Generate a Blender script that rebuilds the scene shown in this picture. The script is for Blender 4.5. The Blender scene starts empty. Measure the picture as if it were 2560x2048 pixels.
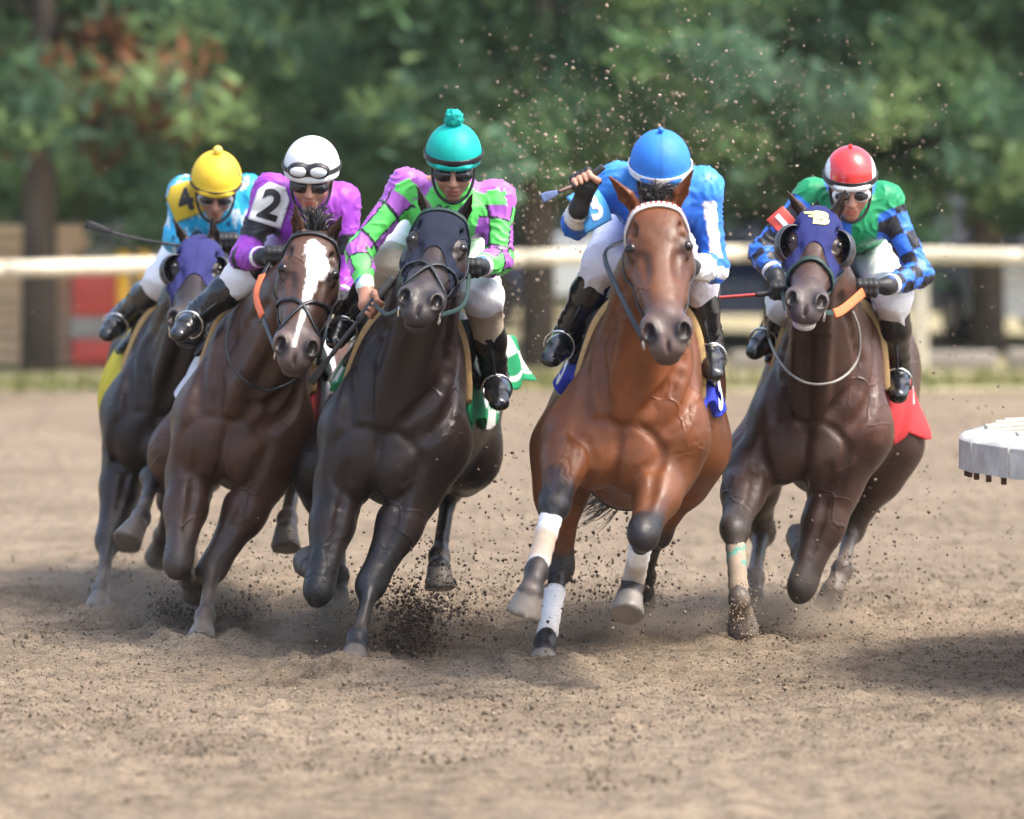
import bpy, bmesh, math, random
import numpy as np
from mathutils import Vector, Matrix

sc = bpy.context.scene
C = sc.collection
rnd = random.Random(7)
rng = np.random.default_rng(11)

# ------------------------------------------------------------------ camera, sky, sun, exposure
FPX, CAMH, HORIZ = 13160.0, 2.0, 340.0          # focal length in pixels of a 2560 wide frame, eye height, horizon row
cam = bpy.data.objects.new('camera', bpy.data.cameras.new('camera'))
C.objects.link(cam)
cam.location = (0, 0, CAMH)
cam.rotation_euler = (math.radians(90), 0, 0)
cam.data.sensor_width = 36.0
cam.data.lens = 36.0 * FPX / 2560.0
cam.data.shift_y = -(1024.0 - HORIZ) / 2560.0
cam.data.clip_start, cam.data.clip_end = 0.5, 2000
cam.data.dof.use_dof = True
cam.data.dof.focus_distance = 20.0
cam.data.dof.aperture_fstop = 2.0
sc.camera = cam

SUN_EL, SUN_AZ = 58.0, 112.0                     # azimuth clockwise from +Y (away from camera) towards +X (right)
w = bpy.data.worlds.new('World'); sc.world = w; w.use_nodes = True
nt = w.node_tree
sky = nt.nodes.new('ShaderNodeTexSky'); sky.sky_type = 'NISHITA'; sky.sun_disc = False
sky.sun_elevation = math.radians(SUN_EL); sky.sun_rotation = math.radians(SUN_AZ)
sky.air_density = 1.0; sky.dust_density = 5.0; sky.ozone_density = 1.0
bg = nt.nodes['Background']; bg.inputs[1].default_value = 0.15
nt.links.new(sky.outputs[0], bg.inputs[0])
sun = bpy.data.objects.new('sun', bpy.data.lights.new('sun', 'SUN'))
C.objects.link(sun)
sun.data.energy = 1.25; sun.data.angle = math.radians(12); sun.data.color = (1.0, 0.95, 0.87)
_e, _a = math.radians(SUN_EL), math.radians(SUN_AZ)
sdir = Vector((math.sin(_a) * math.cos(_e), math.cos(_a) * math.cos(_e), math.sin(_e)))
sun.rotation_euler = sdir.to_track_quat('Z', 'Y').to_euler()
sun.location = (6, 20, 12)
sc.view_settings.view_transform = 'Standard'; sc.view_settings.look = 'None'
sc.view_settings.exposure = 1.6; sc.view_settings.gamma = 1.0
sc.view_settings.use_curve_mapping = False
sc.render.engine = 'CYCLES'
sc.cycles.use_denoising = True
sc.cycles.max_bounces = 5; sc.cycles.diffuse_bounces = 3; sc.cycles.glossy_bounces = 2
sc.cycles.transmission_bounces = 3; sc.cycles.transparent_max_bounces = 6
sc.cycles.caustics_reflective = False; sc.cycles.caustics_refractive = False

# ------------------------------------------------------------------ small maths
A = lambda *v: np.array(v, float)
def nz(v): v = np.asarray(v, float); return v / max(np.linalg.norm(v), 1e-9)
def P(x, y, Y): return A((x - 1280.0) * Y / FPX, Y, CAMH - (y - HORIZ) * Y / FPX)
def lerp(a, b, t): return a + (b - a) * t
def sst(a, b, x): t = np.clip((x - a) / (b - a), 0, 1); return t * t * (3 - 2 * t)
_lat = np.random.default_rng(3).random((32, 32, 32)).astype(np.float32) * 2 - 1
def vnoise(p):
    p = np.asarray(p, float); i = np.floor(p).astype(int); f = p - i; f = f * f * (3 - 2 * f)
    x0, y0, z0 = [i[:, k] % 32 for k in range(3)]; x1, y1, z1 = (x0 + 1) % 32, (y0 + 1) % 32, (z0 + 1) % 32
    fx, fy, fz = f[:, 0], f[:, 1], f[:, 2]
    a = lerp(lerp(_lat[x0, y0, z0], _lat[x1, y0, z0], fx), lerp(_lat[x0, y1, z0], _lat[x1, y1, z0], fx), fy)
    b = lerp(lerp(_lat[x0, y0, z1], _lat[x1, y0, z1], fx), lerp(_lat[x0, y1, z1], _lat[x1, y1, z1], fx), fy)
    return lerp(a, b, fz)
def fbm(p, o=3):
    s = 0; a = 1.0; q = np.asarray(p, float)
    for k in range(o): s = s + a * vnoise(q + 17.3 * k); q = q * 2.03; a *= .5
    return s

# ------------------------------------------------------------------ implicit modelling: smooth unions of shaped primitives, meshed with surface nets
class SDF:
    def __init__(s): s.p = []
    def ell(s, c, r, ax=None, k=.03, op='+'):
        c = np.asarray(c, float); r = np.asarray(r, float); ax = np.eye(3) if ax is None else np.asarray(ax, float)
        ext = np.sqrt(((ax * r) ** 2).sum(1))
        def fn(x, y, z):
            x = x - c[0]; y = y - c[1]; z = z - c[2]
            q0 = q1 = 0
            for j in range(3):
                t = (x * ax[0, j] + y * ax[1, j] + z * ax[2, j]) / r[j]
                q0 = q0 + t * t; q1 = q1 + (t / r[j]) ** 2
            q0 = np.sqrt(q0)
            return q0 * (q0 - 1) / np.maximum(np.sqrt(q1), 1e-4)
        s.p.append((fn, c - ext, c + ext, k, op))
    def econe(s, a, b, ra, rb, u=(1, 0, 0), k=.03, op='+', cut=False):
        a = np.asarray(a, float); b = np.asarray(b, float)
        if np.isscalar(ra): ra = (ra, ra)
        if np.isscalar(rb): rb = (rb, rb)
        l = max(np.linalg.norm(b - a), 1e-5); wv = (b - a) / l
        uu = np.asarray(u, float); uu = uu - wv * uu.dot(wv)
        if np.linalg.norm(uu) < 1e-3: uu = np.cross(wv, (0.3, .8, .5))
        uu = nz(uu); vv = np.cross(wv, uu)
        m = max(max(ra), max(rb)); lo = np.minimum(a - m, b - m); hi = np.maximum(a + m, b + m)
        def fn(x, y, z):
            x = x - a[0]; y = y - a[1]; z = z - a[2]
            h = x * wv[0] + y * wv[1] + z * wv[2]
            t = np.clip(h / l, 0, 1)
            p = x * uu[0] + y * uu[1] + z * uu[2]; q = x * vv[0] + y * vv[1] + z * vv[2]
            r1 = ra[0] + (rb[0] - ra[0]) * t; r2 = ra[1] + (rb[1] - ra[1]) * t; r3 = np.minimum(r1, r2)
            e = h - t * l
            if cut: e = np.minimum(e, 0)
            A_, B_, E_ = p / r1, q / r2, e / r3
            q0 = np.sqrt(A_ * A_ + B_ * B_ + E_ * E_)
            q1 = np.sqrt((A_ / r1) ** 2 + (B_ / r2) ** 2 + (E_ / r3) ** 2)
            d = q0 * (q0 - 1) / np.maximum(q1, 1e-4)
            if cut: d = np.maximum(d, h - l)
            return d
        s.p.append((fn, lo, hi, k, op))
    def chain(s, pts, rs, u=(1, 0, 0), k=.02, k0=None):
        for i in range(len(pts) - 1): s.econe(pts[i], pts[i + 1], rs[i], rs[i + 1], u, (k0 if (i == 0 and k0) else k))
    @staticmethod
    def _mix(f, d, k, op):
        if op == '+':
            h = np.maximum(k - np.abs(f - d), 0) / k
            return np.minimum(f, d) - h * h * (k * .25)
        d = -d; h = np.maximum(k - np.abs(f - d), 0) / k
        return np.maximum(f, d) + h * h * (k * .25)
    def ev(s, Q):
        Q = np.asarray(Q, float); x, y, z = Q[:, 0], Q[:, 1], Q[:, 2]; f = np.full(len(Q), 5.0)
        l, h = Q.min(0) - .12, Q.max(0) + .12
        for fn, lo, hi, k, op in s.p:
            if (hi + k < l).any() or (lo - k > h).any(): continue
            f = s._mix(f, fn(x, y, z), k, op)
        return f
    def grad(s, Q, e=.003):
        g = np.stack([s.ev(Q + e * np.eye(3)[j]) - s.ev(Q - e * np.eye(3)[j]) for j in range(3)], 1)
        return g / np.maximum(np.linalg.norm(g, axis=1, keepdims=True), 1e-6)
    def proj(s, Q, off=0., it=7):
        Q = np.array(Q, float)
        for _ in range(it):
            f = s.ev(Q) - off; Q = Q - np.clip(f, -.06, .06)[:, None] * s.grad(Q) * .9
        return Q, s.grad(Q)
    def bounds(s):
        L = np.min([p[1] for p in s.p if p[4] == '+'], 0); H = np.max([p[2] for p in s.p if p[4] == '+'], 0)
        return L, H
    def grid(s, lo, hi, h):
        n = np.ceil((hi - lo) / h).astype(int) + 1
        ax = [(lo[j] + h * np.arange(n[j])).astype(np.float32) for j in range(3)]
        F = np.full(n, .3, np.float32)
        for fn, l, u, k, op in s.p:
            m = k + 2 * h
            sl = []
            for j in range(3):
                i0 = int(max(0, math.floor((l[j] - m - lo[j]) / h))); i1 = int(min(n[j], math.ceil((u[j] + m - lo[j]) / h) + 1))
                sl.append(slice(i0, i1))
            if any(q.stop <= q.start for q in sl): continue
            sl = tuple(sl)
            d = fn(ax[0][sl[0]][:, None, None], ax[1][sl[1]][None, :, None], ax[2][sl[2]][None, None, :])
            F[sl] = s._mix(F[sl], d, k, op)
        return F
    def mesh(s, h, fine=(), lo=None, hi=None):
        if lo is None: lo, hi = s.bounds(); lo = lo - 2.5 * h; hi = hi + 2.5 * h
        V, Q = surfnet(s.grid(lo, hi, h), lo, h)
        for flo, fhi, fh in fine:
            flo = np.asarray(flo); fhi = np.asarray(fhi)
            V2, Q2 = surfnet(s.grid(flo - 2 * fh, fhi + 2 * fh, fh), flo - 2 * fh, fh)
            c = V[Q].mean(1); m = .6 * h
            V0 = V.copy()
            inn = ((V > flo) & (V < fhi)).all(1)
            if inn.any(): V[inn] -= 0.0005 * s.grad(V[inn])
            Q = Q[~((c > flo + m) & (c < fhi - m)).all(1)]
            c2 = V2[Q2].mean(1); Q2 = Q2[((c2 > flo) & (c2 < fhi)).all(1)]
            Q = np.concatenate([Q, Q2 + len(V)]); V = np.concatenate([V, V2])
        return compact(V, Q)

def compact(V, Q):
    u = np.unique(Q); m = np.full(len(V), -1, int); m[u] = np.arange(len(u)); return V[u], m[Q]

def surfnet(F, org, h):
    S = (F < 0); n = np.array(S.shape)
    cnt = np.zeros(n - 1, np.uint8)
    for a in (0, 1):
        for b in (0, 1):
            for c in (0, 1): cnt += S[a:n[0] - 1 + a, b:n[1] - 1 + b, c:n[2] - 1 + c]
    I = np.argwhere((cnt > 0) & (cnt < 8))
    idx = np.full(n - 1, -1, np.int64); idx[I[:, 0], I[:, 1], I[:, 2]] = np.arange(len(I))
    cv = {}
    for a in (0, 1):
        for b in (0, 1):
            for c in (0, 1): cv[a, b, c] = F[I[:, 0] + a, I[:, 1] + b, I[:, 2] + c].astype(float)
    acc = np.zeros((len(I), 3)); num = np.zeros(len(I))
    keys = list(cv)
    for p in keys:
        for j in range(3):
            if p[j]: continue
            q = list(p); q[j] = 1; q = tuple(q)
            f0, f1 = cv[p], cv[q]; m = (f0 < 0) != (f1 < 0)
            t = np.where(m, f0 / np.where(m, f0 - f1, 1), 0)
            pt = np.array(p, float)[None, :].repeat(len(I), 0); pt[:, j] = t
            acc[m] += pt[m]; num[m] += 1
    V = org + h * (I + acc / num[:, None])
    quads = []
    for j in range(3):
        a, b = (j + 1) % 3, (j + 2) % 3
        sl0 = [slice(None)] * 3; sl1 = [slice(None)] * 3; sl0[j] = slice(0, -1); sl1[j] = slice(1, None)
        E = np.argwhere(S[tuple(sl0)] != S[tuple(sl1)])
        E = E[(E[:, a] > 0) & (E[:, b] > 0) & (E[:, a] < n[a] - 1) & (E[:, b] < n[b] - 1)]
        def g(da, db):
            e = E.copy(); e[:, a] -= da; e[:, b] -= db; return idx[e[:, 0], e[:, 1], e[:, 2]]
        q = np.stack([g(1, 1), g(0, 1), g(0, 0), g(1, 0)], 1)
        fl = ~S[E[:, 0], E[:, 1], E[:, 2]]
        q[fl] = q[fl][:, ::-1]
        quads.append(q)
    Q = np.concatenate(quads); Q = Q[(Q >= 0).all(1)]
    return V, Q

def vnormals(V, Q):
    n = np.cross(V[Q[:, 2]] - V[Q[:, 0]], V[Q[:, -1]] - V[Q[:, 1]] if Q.shape[1] == 4 else V[Q[:, 1]] - V[Q[:, 0]])
    if Q.shape[1] == 3: n = -n
    N = np.zeros_like(V)
    for j in range(Q.shape[1]): np.add.at(N, Q[:, j], n)
    return N / np.maximum(np.linalg.norm(N, axis=1, keepdims=True), 1e-12)

def tris(Q): return Q if Q.shape[1] == 3 else np.concatenate([Q[:, [0, 1, 2]], Q[:, [0, 2, 3]]])

def clip(V, Q, f):
    """part of the mesh where the vertex field f > 0, cut smoothly along f = 0"""
    T = tris(Q); pos = f[T] > 0; c = pos.sum(1)
    out = [T[c == 3]]; newv = []; base = len(V)
    def cut(i, j): t = (f[i] / (f[i] - f[j]))[:, None]; return V[i] + t * (V[j] - V[i])
    for want in (1, 2):
        t = T[c == want]
        if not len(t): continue
        odd = np.argmax(pos[c == want] == (want == 1), 1)
        t = np.stack([t[np.arange(len(t)), (odd + k) % 3] for k in range(3)], 1)
        a, b = cut(t[:, 0], t[:, 1]), cut(t[:, 0], t[:, 2])
        ia = base + np.arange(len(t)); ib = ia + len(t); base += 2 * len(t); newv += [a, b]
        if want == 1: out.append(np.stack([t[:, 0], ia, ib], 1))
        else: out += [np.stack([ia, t[:, 1], t[:, 2]], 1), np.stack([ia, t[:, 2], ib], 1)]
    V2 = np.concatenate([V] + newv) if newv else V
    T2 = np.concatenate(out)
    return weld(*compact(V2, T2))

def weld(V, T, e=1e-5):
    k = np.round(V / e).astype(np.int64); u, first, inv = np.unique(k, axis=0, return_index=True, return_inverse=True)
    inv = inv.reshape(-1); T = inv[T]; ok = (T[:, 0] != T[:, 1]) & (T[:, 1] != T[:, 2]) & (T[:, 0] != T[:, 2])
    return V[first], T[ok]

def shell(V, T, off, N=None):
    """offset sheet with rim walls back to the surface"""
    if N is None: N = vnormals(V, T)
    e = np.concatenate([T[:, [0, 1]], T[:, [1, 2]], T[:, [2, 0]]])
    key = set(map(tuple, e)); b = np.array([x for x in key if (x[1], x[0]) not in key], int).reshape(-1, 2)
    n = len(V); Vo = V + N * (off[:, None] if hasattr(off, '__len__') else off)
    rim = np.concatenate([np.stack([b[:, 1], b[:, 0], b[:, 0] + n], 1), np.stack([b[:, 1], b[:, 0] + n, b[:, 1] + n], 1)]) if len(b) else np.zeros((0, 3), int)
    VV = np.concatenate([V - N * .002, Vo]); TT = np.concatenate([T + n, rim[:, ::-1]])
    return compact(VV, TT)

# ------------------------------------------------------------------ objects
def setp(o, label=None, cat=None, group=None, kind=None):
    if label: o['label'] = label
    if cat: o['category'] = cat
    if group: o['group'] = group
    if kind: o['kind'] = kind
    return o
def mobj(name, V, Q, mat, parent=None, col=None, smooth=True):
    V = np.asarray(V, np.float32); me = bpy.data.meshes.new(name)
    if isinstance(Q, np.ndarray):
        n, m = Q.shape
        me.vertices.add(len(V)); me.vertices.foreach_set('co', V.ravel())
        me.loops.add(n * m); me.loops.foreach_set('vertex_index', Q.astype(np.int32).ravel())
        me.polygons.add(n); me.polygons.foreach_set('loop_start', np.arange(0, n * m, m, dtype=np.int32))
        me.polygons.foreach_set('loop_total', np.full(n, m, np.int32)); me.update(calc_edges=True)
    else:
        me.from_pydata(V.tolist(), [], Q); me.update()
    if col is not None:
        ca = me.color_attributes.new('Col', 'FLOAT_COLOR', 'POINT')
        cc = np.ones((len(V), 4), np.float32); cc[:, :col.shape[1]] = col; ca.data.foreach_set('color', cc.ravel())
    if smooth: me.polygons.foreach_set('use_smooth', np.ones(len(me.polygons), bool))
    me.materials.append(mat)
    o = bpy.data.objects.new(name, me); C.objects.link(o)
    if parent: o.parent = parent; o.matrix_parent_inverse = parent.matrix_world.inverted()
    return o
def empty(name, loc):
    o = bpy.data.objects.new(name, None); o.empty_display_size = .1; o.location = loc; C.objects.link(o)
    bpy.context.view_layer.update() if False else None
    o.matrix_world = Matrix.Translation(Vector(loc)); return o
def catmull(pts, n=8):
    p = np.asarray(pts, float); p = np.concatenate([[2 * p[0] - p[1]], p, [2 * p[-1] - p[-2]]]); out = []
    for i in range(1, len(p) - 2):
        for t in np.arange(n) / n:
            out.append(.5 * ((2 * p[i]) + (-p[i - 1] + p[i + 1]) * t + (2 * p[i - 1] - 5 * p[i] + 4 * p[i + 1] - p[i + 2]) * t * t + (-p[i - 1] + 3 * p[i] - 3 * p[i + 1] + p[i + 2]) * t ** 3))
    out.append(p[-2]); return np.array(out)
def tube_vq(pts, r, seg=8, closed=False):
    p = np.asarray(pts, float); n = len(p); r = np.full(n, r) if np.isscalar(r) else np.interp(np.linspace(0, 1, n), np.linspace(0, 1, len(r)), r)
    t = np.gradient(p, axis=0)
    if closed: t = np.roll(p, -1, 0) - np.roll(p, 1, 0)
    t = t / np.maximum(np.linalg.norm(t, axis=1, keepdims=True), 1e-9)
    u = np.cross(t[0], (.31, .2, .93)); u = nz(u); V = []
    for i in range(n):
        u = nz(u - t[i] * u.dot(t[i])); v = np.cross(t[i], u)
        a = np.arange(seg) / seg * 2 * math.pi
        V.append(p[i] + r[i] * (np.cos(a)[:, None] * u + np.sin(a)[:, None] * v))
    V = np.concatenate(V); Q = []
    for i in range(n if closed else n - 1):
        j = (i + 1) % n
        for k in range(seg): Q.append((i * seg + k, i * seg + (k + 1) % seg, j * seg + (k + 1) % seg, j * seg + k))
    if not closed: Q.append(tuple(range(seg))[::-1]); Q.append(tuple((n - 1) * seg + k for k in range(seg)))
    return V, Q
def tube(name, pts, r, mat, parent=None, seg=8, closed=False):
    V, Q = tube_vq(pts, r, seg, closed); return mobj(name, V, Q, mat, parent)
def strap_vq(pts, nrm, wd, th):
    """flat strap along pts lying on a surface with normals nrm"""
    p = np.asarray(pts, float); n = len(p); t = np.gradient(p, axis=0); V = []
    wd = np.full(n, wd) if np.isscalar(wd) else np.asarray(wd)
    for i in range(n):
        tt = nz(t[i]); N = nz(nrm[i]); s = nz(np.cross(tt, N)); h = wd[i] / 2
        V += [p[i] - s * h - N * .002, p[i] - s * h + N * th * .8, p[i] - s * h * .7 + N * th, p[i] + s * h * .7 + N * th, p[i] + s * h + N * th * .8, p[i] + s * h - N * .002]
    Q = []
    for i in range(n - 1):
        for k in range(6): Q.append((i * 6 + k, i * 6 + (k + 1) % 6, i * 6 + 6 + (k + 1) % 6, i * 6 + 6 + k))
    Q.append((5, 4, 3, 2, 1, 0)); Q.append(tuple((n - 1) * 6 + k for k in range(6)))
    return np.array(V), Q
def strap_on(name, S, pts, wd, th, mat, parent, off=0.001, n=7):
    q = catmull(pts, n); q, g = S.proj(q, off)
    V, Q = strap_vq(q, g, wd, th); return mobj(name, V, Q, mat, parent)
def merge(parts):
    V = []; Q = []; b = 0
    for v, q in parts:
        V.append(np.asarray(v)); Q += [tuple(int(i) + b for i in f) for f in (q.tolist() if isinstance(q, np.ndarray) else q)]; b += len(v)
    return np.concatenate(V), Q
def box_vq(lo, hi, bev=0.):
    x0, y0, z0 = lo; x1, y1, z1 = hi
    V = np.array([(x, y, z) for x in (x0, x1) for y in (y0, y1) for z in (z0, z1)], float)
    Q = [(0, 1, 3, 2), (4, 6, 7, 5), (0, 4, 5, 1), (2, 3, 7, 6), (0, 2, 6, 4), (1, 5, 7, 3)]
    if not bev: return V, Q
    bm = bmesh.new(); vs = [bm.verts.new(v) for v in V]
    for f in Q: bm.faces.new([vs[i] for i in f])
    bmesh.ops.bevel(bm, geom=bm.edges[:], offset=bev, segments=2, affect='EDGES', profile=.5)
    bm.verts.ensure_lookup_table(); r = np.array([v.co[:] for v in bm.verts]), [tuple(v.index for v in f.verts) for f in bm.faces]
    bm.free(); return r
def rotz(V, a, c=(0, 0, 0)):
    c = np.asarray(c, float); m = A([math.cos(a), -math.sin(a), 0], [math.sin(a), math.cos(a), 0], [0, 0, 1]).reshape(3, 3); return (np.asarray(V) - c) @ m.T + c
def torus_vq(c, ax, R, r, n=20, seg=8, e=(1, 1)):
    ax = nz(ax); u = nz(np.cross(ax, (.2, .9, .3))); v = np.cross(ax, u); a = np.arange(n) / n * 2 * math.pi
    return tube_vq(np.asarray(c) + R * (np.cos(a)[:, None] * u * e[0] + np.sin(a)[:, None] * v * e[1]), r, seg, True)
def text_tris(s, size=1.0, bold=.0):
    """outline of the lettering as triangles in the unit plane, centred"""
    cu = bpy.data.curves.new('t', 'FONT'); cu.body = s; cu.size = size; cu.offset = bold; cu.resolution_u = 3
    o = bpy.data.objects.new('t', cu); C.objects.link(o); dg = bpy.context.evaluated_depsgraph_get(); dg.update()
    me = o.evaluated_get(dg).to_mesh(); me.calc_loop_triangles()
    V = np.array([v.co[:] for v in me.vertices]); T = np.array([t.vertices[:] for t in me.loop_triangles], int)
    o.evaluated_get(dg).to_mesh_clear(); bpy.data.objects.remove(o); bpy.data.curves.remove(cu)
    V[:, :2] -= (V[:, :2].max(0) + V[:, :2].min(0)) / 2
    return V, T
def subdiv_tris(V, T, maxl):
    for _ in range(6):
        e = np.linalg.norm(V[T] - V[np.roll(T, -1, 1)], axis=2); big = e.max(1) > maxl
        if not big.any(): break
        t = T[big]; j = e[big].argmax(1); a, b, c = [t[np.arange(len(t)), (j + k) % 3] for k in range(3)]
        m = len(V) + np.arange(len(t)); V = np.concatenate([V, (V[a] + V[b]) / 2])
        T = np.concatenate([T[~big], np.stack([a, m, c], 1), np.stack([m, b, c], 1)])
    return weld(V, T)

# ------------------------------------------------------------------ materials (all procedural)
MATS = {}
def material(name, col=(.5, .5, .5), rough=.6, spec=.5, metal=0., attr=False, var=.12, vscale=40., bump=.0, bscale=120., coat=0., sheen=0., trans=0., alpha=1., coord='Object', stretch=(1, 1, 1), detail=4., spots=None):
    if name in MATS: return MATS[name]
    m = bpy.data.materials.new(name); m.use_nodes = True; n = m.node_tree.nodes; l = m.node_tree.links; b = n['Principled BSDF']
    tc = n.new('ShaderNodeTexCoord'); mp = n.new('ShaderNodeMapping'); mp.inputs['Scale'].default_value = stretch
    l.new(tc.outputs[coord], mp.inputs[0])
    if attr:
        at = n.new('ShaderNodeVertexColor'); at.layer_name = 'Col'; src = at.outputs[0]
    else:
        rgb = n.new('ShaderNodeRGB'); rgb.outputs[0].default_value = (*col, 1); src = rgb.outputs[0]
    if var:
        no = n.new('ShaderNodeTexNoise'); no.inputs['Scale'].default_value = vscale; no.inputs['Detail'].default_value = detail
        l.new(mp.outputs[0], no.inputs['Vector'])
        mr = n.new('ShaderNodeMapRange'); mr.inputs[1].default_value = .25; mr.inputs[2].default_value = .75
        mr.inputs[3].default_value = 1 - var; mr.inputs[4].default_value = 1 + var; l.new(no.outputs[0], mr.inputs[0])
        mx = n.new('ShaderNodeVectorMath'); mx.operation = 'MULTIPLY'; l.new(src, mx.inputs[0]); l.new(mr.outputs[0], mx.inputs[1]); src = mx.outputs[0]
        rr = n.new('ShaderNodeMapRange'); rr.inputs[1].default_value = .3; rr.inputs[2].default_value = .7
        rr.inputs[3].default_value = max(0, rough - .08); rr.inputs[4].default_value = min(1, rough + .08); l.new(no.outputs[0], rr.inputs[0]); l.new(rr.outputs[0], b.inputs['Roughness'])
    else: b.inputs['Roughness'].default_value = rough
    if spots:
        vo = n.new('ShaderNodeTexVoronoi'); vo.inputs['Scale'].default_value = spots[0]; l.new(mp.outputs[0], vo.inputs['Vector'])
        n3 = n.new('ShaderNodeTexNoise'); n3.inputs['Scale'].default_value = 6; l.new(mp.outputs[0], n3.inputs['Vector'])
        th = n.new('ShaderNodeMapRange'); th.inputs[1].default_value = .4; th.inputs[2].default_value = .7; th.inputs[3].default_value = .02; th.inputs[4].default_value = spots[1]; l.new(n3.outputs[0], th.inputs[0])
        lt = n.new('ShaderNodeMath'); lt.operation = 'LESS_THAN'; l.new(vo.outputs['Distance'], lt.inputs[0]); l.new(th.outputs[0], lt.inputs[1])
        mm = n.new('ShaderNodeMix'); mm.data_type = 'RGBA'; l.new(lt.outputs[0], mm.inputs[0]); l.new(src, mm.inputs[6]); mm.inputs[7].default_value = (*spots[2], 1); src = mm.outputs[2]
    l.new(src, b.inputs['Base Color'])
    b.inputs['Specular IOR Level'].default_value = spec; b.inputs['Metallic'].default_value = metal
    b.inputs['Coat Weight'].default_value = coat; b.inputs['Coat Roughness'].default_value = .12
    b.inputs['Sheen Weight'].default_value = sheen; b.inputs['Transmission Weight'].default_value = trans; b.inputs['Alpha'].default_value = alpha
    if bump:
        n2 = n.new('ShaderNodeTexNoise'); n2.inputs['Scale'].default_value = bscale; n2.inputs['Detail'].default_value = 5
        l.new(mp.outputs[0], n2.inputs['Vector']); bp = n.new('ShaderNodeBump'); bp.inputs['Strength'].default_value = 1; bp.inputs['Distance'].default_value = bump
        l.new(n2.outputs[0], bp.inputs['Height']); l.new(bp.outputs[0], b.inputs['Normal'])
    MATS[name] = m; return m
M_coat = material('horse_coat', attr=True, rough=.40, spec=.34, var=.30, vscale=11, bump=.003, bscale=22, spots=(70, .085, (.42, .33, .25)))
_t = M_coat.node_tree; _n = _t.nodes; _l = _t.links; _p = _n['Principled BSDF']           # veins and short hair on top of the soft relief
_tc = _n.new('ShaderNodeTexCoord'); _wn = _n.new('ShaderNodeTexNoise'); _wn.inputs['Scale'].default_value = 5; _l.new(_tc.outputs['Object'], _wn.inputs['Vector'])
_vm = _n.new('ShaderNodeVectorMath'); _vm.operation = 'MULTIPLY_ADD'; _l.new(_wn.outputs['Color'], _vm.inputs[0]); _vm.inputs[1].default_value = (.22, .22, .22); _l.new(_tc.outputs['Object'], _vm.inputs[2])
_vo = _n.new('ShaderNodeTexVoronoi'); _vo.feature = 'DISTANCE_TO_EDGE'; _vo.inputs['Scale'].default_value = 7; _l.new(_vm.outputs[0], _vo.inputs['Vector'])
_mr = _n.new('ShaderNodeMapRange'); _mr.inputs[1].default_value = 0; _mr.inputs[2].default_value = .07; _mr.inputs[3].default_value = 1; _mr.inputs[4].default_value = 0; _l.new(_vo.outputs['Distance'], _mr.inputs[0])
_mk = _n.new('ShaderNodeTexNoise'); _mk.inputs['Scale'].default_value = 3.3; _l.new(_tc.outputs['Object'], _mk.inputs['Vector']); _m2 = _n.new('ShaderNodeMapRange'); _m2.inputs[1].default_value = .48; _m2.inputs[2].default_value = .62; _l.new(_mk.outputs[0], _m2.inputs[0])
_mm = _n.new('ShaderNodeMath'); _mm.operation = 'MULTIPLY'; _l.new(_mr.outputs[0], _mm.inputs[0]); _l.new(_m2.outputs[0], _mm.inputs[1])
_b1 = _n.new('ShaderNodeBump'); _b1.inputs['Distance'].default_value = .0035; _b1.inputs['Strength'].default_value = .8; _l.new(_mm.outputs[0], _b1.inputs['Height']); _l.new(_p.inputs['Normal'].links[0].from_socket, _b1.inputs['Normal'])
_mp = _n.new('ShaderNodeMapping'); _mp.inputs['Scale'].default_value = (1, 1, .22); _l.new(_tc.outputs['Object'], _mp.inputs[0]); _hn = _n.new('ShaderNodeTexNoise'); _hn.inputs['Scale'].default_value = 240; _hn.inputs['Detail'].default_value = 3; _l.new(_mp.outputs[0], _hn.inputs['Vector'])
_b2 = _n.new('ShaderNodeBump'); _b2.inputs['Distance'].default_value = .0012; _b2.inputs['Strength'].default_value = .7; _l.new(_hn.outputs[0], _b2.inputs['Height']); _l.new(_b1.outputs[0], _b2.inputs['Normal']); _l.new(_b2.outputs[0], _p.inputs['Normal'])
M_hair = material('horse_hair', (.012, .010, .010), .45, var=.3, vscale=60)
M_eye = material('horse_eye', (.006, .004, .003), .12, .5, var=0)
M_black = material('black_leather', (.012, .012, .014), .38, .5, var=.25, vscale=50, bump=.001, bscale=200)
M_boot = material('polished_boot', (.010, .010, .012), .2, .6, var=.2, vscale=20, bump=.003, bscale=25, coat=.3)
M_green_strap = material('green_webbing', (.006, .030, .022), .55, var=.2, vscale=90)
M_metal = material('bit_metal', (.75, .75, .74), .25, metal=1., var=.15)
M_silk = material('racing_silk', attr=True, rough=.46, spec=.4, var=.06, vscale=12, bump=.0022, bscale=30, sheen=.05)
M_cloth = material('woven_cloth', attr=True, rough=.8, var=.10, vscale=60, bump=.002, bscale=160)
M_skin = material('skin', attr=True, rough=.5, spec=.4, var=.08, vscale=60, bump=.001, bscale=150)
M_breech = material('breeches', attr=True, rough=.55, var=.05, vscale=20, bump=.006, bscale=24)
M_hood = material('hood_cloth', attr=True, rough=.85, spec=.2, var=.14, vscale=70, bump=.002, bscale=160)
M_helm = material('helmet_cover', attr=True, rough=.58, spec=.35, var=.07, vscale=15, bump=.0012, bscale=35)
M_glove = material('black_glove', (.014, .014, .016), .5, var=.2, vscale=60, bump=.002, bscale=90)
M_lens = material('tinted_lens', (.02, .018, .018), .06, .8, var=0)
M_plastic = material('blinker_cup', (.035, .035, .042), .3, .5, var=.1)
M_orange = material('orange_rubber', (.75, .16, .05), .6, var=.15, vscale=90)
M_white = material('white_trim', (.78, .78, .78), .45, var=.06)
M_tan = material('tan_felt', (.55, .36, .16), .85, var=.12, bump=.002)
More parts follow.
